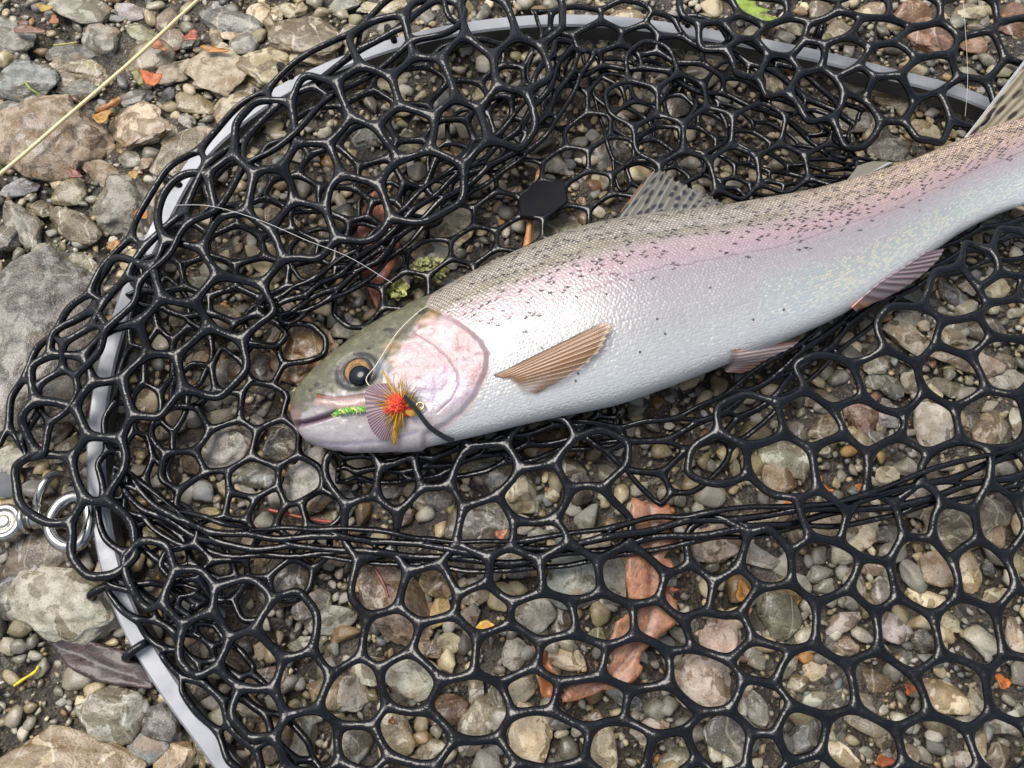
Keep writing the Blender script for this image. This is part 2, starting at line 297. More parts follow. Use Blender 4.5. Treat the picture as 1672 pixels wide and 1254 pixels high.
# photo px: centre x, y, half length, half width, angle (degrees, anticlockwise), colour
STONES = [
 (132,17,38,23,-15,'grey'),(20,60,36,26,-30,'grey'),(43,132,47,28,-8,'slate'),(84,222,62,70,60,'brown'),(130,146,28,13,5,'dark'),(149,117,38,15,-12,'tan'),
 (117,88,36,14,0,'dark'),(167,65,32,24,-40,'grey'),(96,110,16,10,0,'beige'),(220,160,25,14,5,'slate'),(245,93,36,22,10,'olive'),(232,56,24,13,-40,'olive'),
 (273,33,16,17,0,'pink'),(352,114,50,34,-15,'tan'),(398,72,22,20,30,'grey'),(438,106,38,30,35,'tan'),(500,62,52,32,-20,'olive'),(512,90,34,22,20,'beige'),
 (420,24,16,18,80,'beige'),(444,26,13,16,70,'beige'),(375,38,46,18,-15,'slate'),(356,12,18,9,-10,'dark'),(388,187,30,28,20,'tan'),(228,210,52,36,-20,'beige'),
 (300,248,52,25,40,'olive'),(281,120,30,16,20,'olive'),(164,280,34,16,-35,'brown'),(205,337,42,40,10,'grey'),(120,368,46,21,-35,'olive'),(40,370,40,23,-55,'grey'),
 (33,307,28,13,5,'slate'),(10,388,26,24,0,'dark'),(114,314,25,18,0,'tan'),(244,330,10,10,0,'beige'),(157,217,11,7,80,'slate'),(12,215,22,16,-20,'grey'),
 (22,180,25,14,-15,'slate'),(50,167,15,13,0,'grey'),(318,170,28,15,-10,'tan'),(305,198,12,12,0,'grey'),(275,224,19,11,80,'beige'),(397,142,19,17,0,'olive'),
 (212,260,18,12,-15,'grey'),(238,268,14,10,10,'brown'),(281,68,19,14,20,'brown'),(190,30,14,6,-10,'slate'),(214,20,20,12,-20,'grey'),(248,17,10,9,0,'pale'),
 (468,16,20,10,-10,'tan'),(66,340,20,12,-20,'olive'),(90,285,32,8,10,'tan'),(175,243,16,9,20,'brown'),(330,135,15,9,0,'olive'),(310,68,14,12,0,'slate'),(352,60,9,16,20,'brown'),
 (384,58,22,9,-5,'beige'),(100,128,22,12,-15,'pink'),(560,8,26,11,0,'grey'),(576,57,22,18,0,'grey'),(606,12,16,10,0,'tan'),(640,5,22,14,0,'beige'),
 (66,560,88,128,5,'dark'),(8,705,24,30,0,'tan'),(6,752,34,26,0,'grey'),(135,578,7,8,0,'orange'),(60,735,30,24,20,'tan'),(145,440,26,14,-40,'olive'),(153,466,10,7,0,'beige'),
 (30,450,20,10,0,'brown'),(110,735,26,16,40,'grey'),(120,640,24,18,0,'tan'),
 (418,606,38,30,-10,'dark'),(372,645,15,14,0,'slate'),(494,575,50,46,20,'ochre'),(275,690,30,24,0,'dark'),(375,735,45,34,20,'grey'),(422,775,28,20,-5,'slate'),
 (510,790,42,40,30,'grey'),(330,755,32,20,-15,'olive'),(466,728,36,27,-10,'dark'),(358,682,24,12,15,'olive'),(368,520,28,22,0,'tan'),(529,826,20,8,10,'tan'),(340,590,24,18,10,'brown'),
 (320,470,26,18,-10,'grey'),(420,470,24,18,20,'tan'),(460,505,22,15,0,'brown'),(395,560,20,13,0,'grey'),(300,520,20,13,30,'olive'),(240,660,18,26,0,'tan'),
 (67,908,64,34,8,'grey'),(112,990,92,52,-14,'pale'),(14,975,32,32,0,'slate'),(92,1262,122,64,0,'tan'),(180,1168,44,48,70,'grey'),(261,1180,38,31,-10,'dark'),
 (235,1224,40,24,20,'slate'),(281,1240,33,26,0,'tan'),(322,1112,28,36,-20,'dark'),(428,1110,36,18,0,'red'),(465,945,42,40,10,'dark'),(375,897,28,38,5,'dark'),(418,884,22,28,-10,'pink'),
 (352,850,25,19,-15,'ochre'),(236,882,22,18,0,'tan'),(300,1005,25,30,30,'slate'),(310,980,19,11,5,'olive'),(510,990,29,21,25,'pale'),(540,1012,38,20,15,'grey'),
 (445,1205,34,38,0,'brown'),(490,1200,24,50,-5,'grey'),(543,1130,33,27,20,'tan'),(425,1063,8,13,10,'beige'),(500,1056,26,15,-10,'grey'),(530,850,26,18,0,'olive'),(425,930,18,16,0,'tan'),
 (350,1200,26,50,-35,'olive'),(395,1152,42,18,-10,'olive'),(300,1040,20,14,0,'brown'),(470,880,26,16,-20,'brown'),(545,905,24,17,0,'brown'),
 (648,985,72,42,-50,'brown'),(717,948,27,25,-30,'ochre'),(718,998,14,26,-15,'ochre'),(774,971,26,16,0,'pale'),(764,1008,22,16,55,'slate'),(872,1002,30,29,20,'grey'),
 (914,1020,14,27,-20,'dark'),(934,944,43,42,0,'slate'),(998,946,20,40,5,'grey'),(785,855,54,32,0,'slate'),(606,1095,32,22,-15,'pale'),(673,1105,40,30,-20,'pale'),
 (727,1159,34,24,15,'red'),(777,1182,47,24,65,'pale'),(869,1206,32,54,10,'beige'),(921,1075,31,16,-8,'beige'),(975,1042,21,15,5,'olive'),(840,1068,18,24,0,'grey'),
 (973,1174,17,14,0,'brown'),(914,1179,20,12,0,'slate'),(1062,1196,28,21,10,'pale'),(981,1234,24,42,-10,'beige'),(643,1199,26,38,30,'tan'),(703,1226,26,17,10,'pale'),
 (574,1135,26,28,-20,'pale'),(573,1212,30,36,0,'grey'),(851,1119,25,23,30,'olive'),(777,1126,12,22,-5,'pale'),(1020,1142,30,13,-20,'slate'),(901,864,13,8,0,'slate'),
 (700,1060,20,14,0,'brown'),(735,1050,20,15,0,'tan'),(810,1140,12,20,20,'grey'),(600,930,18,14,0,'tan'),(827,905,26,12,0,'olive'),(850,930,24,12,5,'slate'),
 (767,756,42,16,15,'olive'),(818,780,42,24,-35,'grey'),(847,795,26,40,15,'tan'),(717,812,22,20,20,'dark'),(690,815,15,20,15,'grey'),(640,795,20,17,0,'slate'),(904,725,36,24,-10,'brown'),
 (901,807,11,12,0,'beige'),(583,765,29,20,0,'tan'),(610,787,12,10,0,'brown'),(950,800,20,24,0,'dark'),(925,760,30,15,-30,'grey'),(660,840,14,18,0,'brown'),(560,815,17,28,20,'slate'),
 (1480,551,36,21,-20,'pink'),(1548,548,30,13,-12,'tan'),(1575,588,54,17,-14,'pink'),(1551,526,25,13,-10,'grey'),(1430,598,19,15,0,'grey'),(1430,624,15,11,10,'dark'),(1456,632,21,17,-20,'slate'),
 (1490,625,17,17,0,'grey'),(1541,632,31,12,-15,'pale'),(1407,678,26,21,-45,'red'),(1450,675,17,21,0,'slate'),(1524,698,25,36,10,'pale'),(1430,718,22,13,-35,'slate'),(1437,693,8,14,5,'pale'),
 (1353,702,27,25,30,'olive'),(1293,708,22,20,-40,'grey'),(1282,748,38,26,-25,'pale'),(1272,774,26,30,30,'brown'),(1591,692,16,13,0,'slate'),(1616,702,24,36,-25,'tan'),(1598,792,32,16,10,'beige'),
 (1548,826,52,20,10,'beige'),(1658,625,22,18,0,'grey'),(1628,627,20,14,0,'pale'),(1447,778,19,15,0,'tan'),(1662,690,13,20,0,'pale'),(1340,730,22,14,0,'olive'),(1490,480,18,13,0,'grey'),
 (1555,480,26,16,-20,'slate'),(1620,470,22,18,0,'tan'),(1480,520,22,13,10,'grey'),(1610,540,30,16,-10,'grey'),(1640,590,20,12,0,'olive'),(1330,650,20,13,10,'brown'),(1620,742,18,12,20,'slate'),
 (1356,857,40,26,0,'tan'),(1405,876,28,20,25,'beige'),(1454,874,23,13,-5,'slate'),(1574,852,62,40,15,'olive'),(1621,867,20,26,5,'tan'),(1172,888,38,27,10,'pink'),(1246,850,36,14,5,'tan'),
 (1232,906,36,17,-25,'grey'),(1272,1002,29,38,10,'grey'),(1290,966,26,13,-35,'ochre'),(1440,965,20,23,-20,'grey'),(1394,960,15,28,15,'olive'),(1420,925,20,13,-15,'pink'),(1447,929,12,12,0,'grey'),
 (1530,931,26,26,10,'brown'),(1514,979,29,14,-10,'beige'),(1581,934,16,30,0,'beige'),(1628,977,31,15,10,'tan'),(1614,928,10,14,10,'slate'),(1551,1016,14,16,10,'tan'),(1458,1025,31,22,-10,'pale'),
 (1507,1045,16,22,10,'dark'),(1375,1016,28,14,25,'pale'),(1179,1050,28,42,25,'pink'),(1145,1109,42,46,0,'pink'),(1229,1058,14,23,0,'grey'),(1216,1119,13,17,20,'tan'),(1330,1095,18,15,20,'beige'),
 (1303,1115,16,14,0,'tan'),(1433,1112,23,17,-10,'brown'),(1541,1139,38,22,-20,'beige'),(1413,1157,26,20,-30,'grey'),(1313,1199,19,27,-20,'slate'),(1192,1202,40,34,-35,'slate'),(1236,1157,15,27,15,'grey'),
 (1206,1157,12,26,10,'pale'),(1412,1182,32,13,-25,'tan'),(1440,1206,13,16,0,'olive'),(1581,1242,24,16,0,'pale'),(1628,1242,20,26,-10,'grey'),(1660,1048,14,36,10,'pink'),(1594,1152,19,26,5,'olive'),
 (1330,1142,17,11,15,'pale'),(1383,1055,18,14,0,'pink'),(1370,1230,36,14,-30,'beige'),(1290,1080,12,16,0,'olive'),(1480,1230,20,14,0,'olive'),(1640,1180,22,14,20,'grey'),(1110,1240,30,18,0,'grey'),
 (1269,147,19,17,10,'olive'),(1179,154,17,16,0,'slate'),(1162,102,24,12,-10,'tan'),(1343,22,22,15,-20,'grey'),(1289,43,18,14,0,'olive'),(1490,27,30,18,-10,'rust'),(1522,62,38,20,-10,'rust'),
 (1586,70,24,13,-20,'rust'),(1581,22,26,14,-15,'tan'),(1393,200,22,18,10,'grey'),(1326,221,23,14,-10,'olive'),(1510,213,25,11,-20,'beige'),(1433,208,14,13,0,'grey'),(1658,33,26,24,0,'rust'),
 (1467,158,36,16,-12,'beige'),(1373,278,18,16,20,'ochre'),(1240,30,20,14,0,'tan'),(1370,55,24,15,0,'tan'),(1420,20,22,12,10,'beige'),(1630,115,18,10,0,'tan'),(1450,245,28,16,-20,'dark'),
 (1035,167,22,22,10,'olive'),(978,124,24,11,-10,'slate'),(944,90,17,14,20,'olive'),(1105,174,19,17,0,'grey'),(864,224,12,11,0,'beige'),(908,271,19,21,30,'grey'),(991,248,27,23,20,'dark'),
 (787,271,16,22,-20,'olive'),(980,290,12,11,0,'tan'),(717,364,50,34,-15,'tan'),(705,410,42,22,-20,'grey'),(918,377,28,20,10,'olive'),(837,315,17,8,10,'ochre'),(951,328,10,6,0,'ochre'),
 (660,235,22,16,0,'olive'),(600,225,22,15,10,'grey'),(700,180,20,16,0,'brown'),(560,290,24,16,-10,'olive'),(760,300,22,15,30,'dark'),(630,290,16,12,0,'tan'),(800,150,24,15,0,'tan'),(880,130,20,14,0,'olive'),
 (640,130,22,15,10,'tan'),(740,70,22,13,0,'tan'),(840,60,24,13,-10,'olive'),(920,35,24,14,0,'beige'),(1020,30,26,15,10,'tan'),(480,250,18,14,0,'grey'),(450,350,22,14,20,'olive'),(545,380,20,14,0,'grey'),
]
SUNK = {}
OCC_R = 0.0008; OCC_N = 1600; OCC = np.zeros((OCC_N, OCC_N), bool)       # which ground is taken, over 1.28 m
def occ_idx(x): return np.clip(((np.asarray(x) + OCC_R * OCC_N / 2) / OCC_R).astype(int), 0, OCC_N - 1)
def occ_stamp(c, ux, uy, k=0.92, test=False):
    ux, uy = np.array(ux), np.array(uy); R = max(np.linalg.norm(ux), np.linalg.norm(uy))
    x0, x1 = occ_idx(c[0] - R), occ_idx(c[0] + R) + 1; y0, y1 = occ_idx(c[1] - R), occ_idx(c[1] + R) + 1
    gx = (np.arange(x0, x1) + 0.5) * OCC_R - OCC_R * OCC_N / 2 - c[0]; gy = (np.arange(y0, y1) + 0.5) * OCC_R - OCC_R * OCC_N / 2 - c[1]
    GX, GY = np.meshgrid(gx, gy)
    m = ((GX * ux[0] + GY * ux[1]) / (ux @ ux)) ** 2 + ((GX * uy[0] + GY * uy[1]) / (uy @ uy)) ** 2 < k * k
    sub = OCC[y0:y1, x0:x1]
    if test: return (sub & m).sum() / max(1, m.sum())
    sub |= m
stones_built = []       # (object, px, py, a, b, colour key)
def put_stone(px, py, a, b, ang, key, seed):
    r = np.random.default_rng(seed)
    hh = min(0.62 * min(a, b) * 0.00033, 0.0125) * r.uniform(0.85, 1.15); cz = hh * 0.5
    c = at(px, py, cz); t = math.radians(ang)
    ux = at(px + a * math.cos(t), py - a * math.sin(t), cz) - c; uy = at(px - b * math.sin(t), py - b * math.cos(t), cz) - c
    big = max(a, b) > 44
    m = BIGSHAPES[seed % len(BIGSHAPES)] if big else SHAPES[seed % len(SHAPES)]
    if (px, py) == (66, 560):             # the one rough, lumpy rock
        V = ICO5[0] * (1 + 0.16 * fbm(ICO5[0], 1.3, 61) + 0.06 * fbm(ICO5[0], 3.4, 62, 4) + 0.03 * fbm(ICO5[0], 9, 63, 3))[:, None]; m = mesh_data('rough_rock', V, ICO5[1], M_STONE)
    o = bpy.data.objects.new('river_stone', m); col.objects.link(o)
    lx, ly = np.linalg.norm(ux), np.linalg.norm(uy); rz = math.atan2(ux[1], ux[0])
    o.location = Vector(c); o.rotation_euler = (r.normal(0, 0.12), r.normal(0, 0.12), rz); o.scale = (lx * 1.2, ly * 1.2, hh)
    rgb = lin(*PAL[key][0]) * r.uniform(0.95, 1.4) * (1 + r.normal(0, 0.04, 3)); o.color = (*map(float, rgb), 1)
    occ_stamp(c, ux[:2] * 1.12, uy[:2] * 1.12); stones_built.append((o, px, py, a, b, key)); return o
for i, s_ in enumerate(STONES): put_stone(*s_, i * 7 + 3)
# the remaining single stones fill the widest gaps in view
tries = 0
while len(stones_built) < 300 and tries < 30000:
    tries += 1
    px, py = rng.uniform(5, 1667), rng.uniform(5, 1249); a = rng.uniform(11, 21) * (1 if tries < 12000 else 0.7); b = a * rng.uniform(0.6, 0.95); ang = rng.uniform(0, 180)
    c = at(px, py, 0.003); t = math.radians(ang); ux = (at(px + a * math.cos(t), py - a * math.sin(t), 0.003) - c)[:2]; uy = (at(px - b * math.sin(t), py - b * math.cos(t), 0.003) - c)[:2]
    if occ_stamp(c, ux, uy, 1.0, True) > 0.12: continue
    put_stone(px, py, a, b, ang, str(rng.choice(['grey', 'pale', 'tan', 'beige', 'olive', 'brown', 'slate', 'ochre', 'dark', 'pink', 'rust'])), 5000 + tries)
print('stones', len(stones_built), 'tries', tries)

def build_gravel():
    gvs = {3: [stone_shape(300 + i, i % 4 != 3, ICO3) for i in range(14)], 2: [stone_shape(330 + i, True, ICO2) for i in range(10)], 1: [stone_shape(350 + i, True, ICO1) for i in range(6)]}; icos = {3: ICO3, 2: ICO2, 1: ICO1}
    keys = ['grey', 'pale', 'tan', 'beige', 'olive', 'brown', 'slate', 'dark', 'ochre', 'red', 'orange', 'pink']
    pr = np.array([.30, .20, .13, .08, .09, .04, .07, .07, .010, .005, .003, .006]); pr /= pr.sum()
    out = {3: ([], [], []), 2: ([], [], []), 1: ([], [], [])}
    cols = np.array([lin(*PAL[k][0]) for k in keys])
    def add(lv, x, y, r):
        sh = gvs[lv][rng.integers(len(gvs[lv]))]; th = rng.uniform(0, 6.28); e = rng.uniform(0.5, 0.9)
        R = np.array([[math.cos(th), -math.sin(th), 0], [math.sin(th), math.cos(th), 0], [0, 0, 1]])
        hh = r * rng.uniform(0.35, 0.6)
        V = (sh * (r, r * e, hh)) @ R.T + (x, y, hh * rng.uniform(0.2, 0.7) + 0.0005)
        L = out[lv]; L[0].append(V); L[1].append(icos[lv][1] + sum_n[lv]); sum_n[lv] += len(V)
        c = cols[rng.choice(len(keys), p=pr)] * rng.uniform(0.95, 1.6); L[2].append(np.tile(c, (len(V), 1)))
    sum_n = {1: 0, 2: 0, 3: 0}
    def bounds(): # the view and a margin around it
        return rng.uniform(-0.5, 0.5), rng.uniform(-0.4, 0.48)
    for (n, r0, r1, lv, tol) in ((1300, .005, .0095, 3, .34), (3000, .0036, .0066, 2, .5), (5200, .0022, .004, 2, .45), (9000, .0012, .0024, 1, .45)):
        k = 0; tr = 0
        while k < n and tr < n * 12:
            tr += 1; x, y = bounds(); r = rng.uniform(r0, r1)
            if occ_stamp((x, y), (r, 0), (0, r * .8), 1.0, True) > tol: continue
            occ_stamp((x, y), (r, 0), (0, r * .8), 0.95); add(lv, x, y, r); k += 1
    for _ in range(11000):                # grit lies everywhere
        x, y = bounds(); 
        if OCC[occ_idx(y), occ_idx(x)]: continue
        add(1, x, y, rng.uniform(.0005, .0015))
    for _ in range(2600):                # the bank goes on beyond the view
        x, y = rng.uniform(-1.5, 1.5), rng.uniform(-1.4, 1.5)
        if abs(x) < .5 and -.4 < y < .48: continue
        add(2, x, y, rng.uniform(.006, .017))
    V = np.concatenate(out[3][0] + out[2][0] + out[1][0]); F = np.concatenate(out[3][1] + [f + sum_n[3] for f in out[2][1]] + [f + sum_n[3] + sum_n[2] for f in out[1][1]]); C = np.concatenate(out[3][2] + out[2][2] + out[1][2])
    print('gravel tris', len(F))
    o = obj('gravel', mesh_data('gravel', V, F, M_GRAVEL, True, C)); tag(o, 'fine wet gravel and grit between the river stones', 'gravel', kind='stuff')
build_gravel()

# ------------------------------------------------------------------ the landing net
net = empty('landing_net', at(836, 627, 0.0)); tag(net, 'black rubber landing net with grey metal hoop lying on river stones under the trout', 'landing net')
RIM = [(385,1270,1.2),(335,1205,1.4),(268,1112,1.6),(214,1020,1.8),(178,920,1.9),(158,800,1.9),(157,700,1.9),(172,600,1.9),(205,490,2.0),(255,375,2.0),(325,255,2.0),(430,165,2.0),(560,100,2.0),(700,56,2.0),(850,34,2.0),
       (1000,34,2.0),(1150,54,2.0),(1300,82,2.0),(1450,118,2.0),(1590,158,2.0),(1720,230,2.0),(1850,380,1.8),(1930,600,1.6),(1920,850,1.5),(1810,1080,1.4),(1678,1280,1.3),(1450,1420,1.2),(1150,1520,1.2),(850,1520,1.2),(600,1450,1.2),(470,1360,1.2)]
def build_rim():
    P = np.array([at(x, y, z / 100) for x, y, z in RIM]); P = catmull(P, 420, True)
    t = np.roll(P, -1, 0) - np.roll(P, 1, 0); t[:, 2] = 0; t /= np.linalg.norm(t, axis=1)[:, None]; sd_ = np.stack([-t[:, 1], t[:, 0], 0 * t[:, 0]], -1)
    hw, hh, b = 0.0049, 0.0066, 0.0011
    prof = [(-hw + b, hh), (hw - b, hh), (hw, hh - b), (hw, -hh + b), (hw - b, -hh), (-hw + b, -hh), (-hw, -hh + b), (-hw, hh - b)]
    V = np.concatenate([P + sd_ * a + np.array([0, 0, c - hh]) for a, c in prof]); n = len(P); F = []
    for k in range(8):
        k2 = (k + 1) % 8
        for i in range(n): j = (i + 1) % n; F.append((k * n + i, k * n + j, k2 * n + j, k2 * n + i))
    m = mesh_data('hoop', V, F, M_ALU, False); m.materials.append(M_ALU_DARK)       # the inner side faces use a darker grey
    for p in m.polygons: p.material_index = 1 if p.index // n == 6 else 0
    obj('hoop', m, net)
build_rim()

netV, netF = [], []
def net_layer(centres, mapping, wid, spacing, wave=0.0, thick=1.0, skip=None, seed=0, pull=0.0, ghosts=True):
    """cells round the given centres share strands; every strand is a thick oval band, every junction a rounded web"""
    r = np.random.default_rng(seed); C = [np.array(c, float) for c in centres]; n_real = len(C)
    if ghosts:
        G = []
        allp = np.array(C)
        for c in list(C):
            for k in range(8):
                a = k * math.pi / 4; g = c + spacing * np.array([math.cos(a), math.sin(a)])
                if np.min(np.hypot(*(allp - g).T)) > 0.72 * spacing and (not G or np.min(np.hypot(*(np.array(G) - g).T)) > 0.6 * spacing): G.append(g)
        C += G
    res = delaunay_2d_cdt([Vector(c) for c in C], [], [], 0, 1e-6)
    rv, rf, ov = res[0], res[2], res[3]
    back = {}
    for i, src in enumerate(ov):
        for s_ in src: back[i] = s_
    tris = [f for f in rf if len(f) == 3]
    fan = {}
    J2 = []
    for ti, f in enumerate(tris):
        J2.append(np.mean([np.array(rv[k]) for k in f], axis=0))
        for k in f: fan.setdefault(back.get(k, -1), []).append(ti)
    J2 = np.array(J2); J2 += r.normal(0, min(wave, 0.1) * spacing * 0.35, J2.shape)
    W = mapping(J2)
    keep = [i for i in range(n_real) if len(fan.get(i, [])) >= 4 and i != skip]
    cells = []
    for i in keep:
        ts = fan[i]; c = C[i]; ts = sorted(ts, key=lambda t: math.atan2(J2[t][1] - c[1], J2[t][0] - c[0])); cells.append(ts)
    # junction normals
    N = np.zeros_like(W)
    for ts in cells:
        P = W[ts]; ctr = P.mean(0); nn = np.zeros(3)
        for a, b in zip(P, np.roll(P, -1, 0)): nn += np.cross(a - ctr, b - ctr)
        if nn[2] < 0: nn = -nn
        nn /= np.linalg.norm(nn) + 1e-12
        for t in ts: N[t] += nn
    N /= np.linalg.norm(N, axis=1)[:, None] + 1e-12
    off = r.normal(0, 1, len(W)) * wid * 0.5 * (1 if wave else 0.25); W = W + N * off[:, None]
    base = len(netV); idx = {}
    def vert(key, p):
        if key not in idx: idx[key] = len(netV); netV.append(p)
        return idx[key]
    mids = {}
    def mid(a, b):
        k = (min(a, b), max(a, b))
        if k not in mids:
            p = (W[a] + W[b]) / 2; n_ = N[a] + N[b]; n_ /= np.linalg.norm(n_) + 1e-12; d = W[b] - W[a]; L = np.linalg.norm(d); s_ = np.cross(n_, d / (L + 1e-12))
            p = p + s_ * r.normal(0, 1) * wave * L * 0.35 + n_ * r.normal(0, 1) * wave * L * 0.25
            mids[k] = (p, n_)
        return k, mids[k]
    t_ = wid * thick; edge_use = {}
    for ci, ts in enumerate(cells):
        P = W[ts]; ctr = P.mean(0); m = len(ts); ring = []
        for q in range(m):
            a, b = ts[q], ts[(q + 1) % m]; k, (pm, nm) = mid(a, b); ring.append((('c', a), W[a], N[a], wid * 1.22)); ring.append((('m', k), pm, nm, wid * 1.0))
            edge_use.setdefault(k, []).append(ci)
        hole = []
        for q, (key, p, n_, dd) in enumerate(ring):
            pa, pb = ring[q - 1][1], ring[(q + 1) % len(ring)][1]; tg = pb - pa; inn = np.cross(n_, tg); inn -= n_ * np.dot(inn, n_); inn /= np.linalg.norm(inn) + 1e-12
            toc = ctr - p; 
            if np.dot(inn, toc) < 0: inn = -inn
            L = np.linalg.norm(toc); hv = inn * min(dd, 0.5 * L); hole.append(vert(('h', ci, q), p + hv))
        for q in range(len(ring)):
            q2 = (q + 1) % len(ring); (k1, p1, n1, _), (k2, p2, n2, _) = ring[q], ring[q2]
            t1 = vert(('t', k1), p1 + n1 * t_); t2 = vert(('t', k2), p2 + n2 * t_); b1 = vert(('b', k1), p1 - n1 * t_); b2 = vert(('b', k2), p2 - n2 * t_)
            netF.append((t1, t2, hole[q2], hole[q])); netF.append((hole[q], hole[q2], b2, b1))
    # outer strands
    odir = {}; oseg = []
    for ci, ts in enumerate(cells):
        ctr = W[ts].mean(0); m = len(ts)
        for q in range(m):
            a, b = ts[q], ts[(q + 1) % m]; k = (min(a, b), max(a, b))
            if len(edge_use[k]) > 1: continue
            for key, p, n_ in ((('c', a), W[a], N[a]), (('m', k), mids[k][0], mids[k][1]), (('c', b), W[b], N[b])):
                d = p - ctr; d = d - n_ * np.dot(d, n_); d /= np.linalg.norm(d) + 1e-12
                e = odir.setdefault(key, [np.zeros(3), p, n_]); e[0] += d
            oseg += [(('c', a), ('m', k)), (('m', k), ('c', b))]
    for k1, k2 in oseg:
        vs_ = []
        for k in (k1, k2):
            d, p, n_ = odir[k]; d = d / (np.linalg.norm(d) + 1e-12); vs_.append((vert(('o', k), p + d * wid), vert(('t', k), p + n_ * t_), vert(('b', k), p - n_ * t_)))
        (o1, t1, b1), (o2, t2, b2) = vs_
        netF.append((t2, t1, o1, o2)); netF.append((o2, o1, b1, b2))
def zfield(ctrl):
    K = np.array(ctrl, float)
    def f(p):
        d2 = ((p[:, None, :] - K[None, :, :2]) ** 2).sum(-1) + 900; wgt = d2 ** -1.5
        return (wgt * K[:, 2]).sum(1) / wgt.sum(1) / 100
    return f
def pmap(ctrl):
    zf = zfield(ctrl); return lambda p: at(p[:, 0], p[:, 1], zf(p))
def gmap(r0, r1, nu, nv, bow=0.0):      # rows of px,py,z(cm); domain 0..nu by 0..nv
    A, B = np.array(r0, float), np.array(r1, float)
    def f(p):
        u = np.clip(p[:, 0] / nu, -0.1, 1.1) * (len(A) - 1); i = np.clip(np.floor(u).astype(int), 0, len(A) - 2); t = (u - i)[:, None]
        def cr(P):
            g = lambda k: P[np.clip(k, 0, len(P) - 1)]
            a, b, c, d = g(i - 1), g(i), g(i + 1), g(i + 2)
            return 0.5 * (2 * b + (c - a) * t + (2 * a - 5 * b + 4 * c - d) * t ** 2 + (3 * b - a - 3 * c + d) * t ** 3)
        v = (p[:, 1] / nv)[:, None]; q = cr(A) * (1 - v) + cr(B) * v
        return at(q[:, 0], q[:, 1], q[:, 2] / 100 + bow / 100 * np.sin(np.pi * np.clip(v[:, 0], 0, 1)))
    return f
def hexgrid(nu, nv, jit=0.08, seed=1):
    r = np.random.default_rng(seed)
    return [(i + (0.5 if j % 2 else 0) + r.normal(0, jit), j + r.normal(0, jit)) for j in range(nv + 1) for i in range(nu + 1)]
def patch(r0, r1, nu, nv, wid, wave=0.12, seed=1, bow=0.0, thick=1.0):
    net_layer(hexgrid(nu, nv, 0.1, seed), gmap(r0, r1, nu, nv, bow), wid, 1.0, wave, thick, seed=seed)

# the bag's flat bottom, straight hexagons round the solid plate
fl = []; 
for i in range(-6, 5):
    for j in range(-4, 8):
        x, y = 923 + 75 * i + 38 * j, 271 - 18 * i + 38 * j
        if poly_sd(np.array([x]), np.array([y]), [(470,560),(500,400),(640,330),(760,210),(860,150),(960,110),(1080,130),(1130,190),(1180,250),(1230,330),(1150,390),(1000,420),(800,480),(640,560)])[0] > 0: fl.append((x, y))
hub = int(np.argmin([math.hypot(x - 885, y - 329) for x, y in fl]))
ZFLOOR = zfield([(885, 329, 1.7), (700, 400, 1.7), (520, 480, 2.0), (1000, 180, 2.0), (1180, 300, 2.0)])
net_layer(fl, lambda p: at(p[:, 0], p[:, 1], ZFLOOR(p)), 0.0023, 66, 0.02, 0.9, skip=hub, seed=3)
hubc = fl[hub]
# a raised fold of the bottom beside the dorsal fin
fl2 = T(1112, 0, [(130,650),(375,620),(610,640),(250,845),(480,830),(725,800),(20,860),(-110,690),(10,470),(250,430),(-240,500),(-120,330)])
net_layer(fl2, pmap([(1155,218,3.2),(1240,207,3.2),(1316,214,3.0),(1195,283,2.4),(1272,278,2.4),(1100,160,3.0)]), 0.0023, 80, 0.02, 0.9, seed=4)
patch([(960,110,1.9),(1080,130,1.9),(1200,190,1.9),(1330,250,1.9),(1440,270,1.9)], [(1010,290,1.7),(1100,300,1.7),(1200,310,1.7),(1300,310,1.7),(1400,300,1.7)], 8, 4, 0.0021, 0.05, 5)
# floor between hoop and snout
lf = T(0, 417, [(1280,560),(1290,730),(1480,440),(1080,730),(1120,930),(850,850),(1350,930),(1230,1080),(880,1060),(1480,1080),(1130,560),(960,640),(1290,350),(990,1190),(1150,1220),(1330,1240),(1560,1230)]) + T(0, 834, [(1130,170),(1390,60),(1390,330),(900,230),(1090,330),(1210,440),(1560,180)])
net_layer(lf, pmap([(430,600,1.7),(377,727,1.7),(285,702,2.0),(465,945,1.9),(490,560,1.7),(350,890,2.2)]), 0.0027, 66, 0.08, 1.0, seed=6)
# inner walls squeezed under the folds
patch([(240,490,2.2),(325,370,2.4),(460,255,2.4),(640,150,2.4),(860,80,2.4)], [(400,560,2.0),(520,450,1.9),(620,370,1.9),(730,300,1.9),(860,210,1.9)], 10, 3, 0.0030, 0.12, 7)
patch([(440,500,3.2),(560,430,3.3),(700,310,3.4),(840,200,3.6),(915,70,3.8)], [(470,520,2.6),(590,455,2.6),(735,330,2.6),(880,220,2.8),(960,90,3.0)], 8, 2, 0.0028, 0.1, 8)
patch([(880,35,3.2),(1000,22,3.2),(1120,45,3.2),(1250,95,3.2),(1400,190,2.8)], [(900,110,2.6),(1000,95,2.6),(1110,115,2.6),(1230,160,2.5),(1380,240,2.2)], 7, 2, 0.0028, 0.12, 9)
patch([(255,440,2.2),(215,590,2.2),(185,740,2.2),(205,880,2.2),(300,1000,2.2)], [(335,520,1.9),(290,640,1.8),(265,760,1.8),(300,860,1.8),(390,960,1.9)], 7, 2, 0.0027, 0.12, 10)
patch([(200,775,2.9),(330,855,2.9),(560,872,2.9),(830,890,2.9),(1100,848,3.2),(1400,812,3.4),(1720,720,3.5)], [(215,825,2.4),(340,895,2.4),(560,905,2.4),(840,925,2.4),(1110,882,2.6),(1400,845,2.8),(1720,770,3.0)], 11, 2, 0.0028, 0.08, 11)
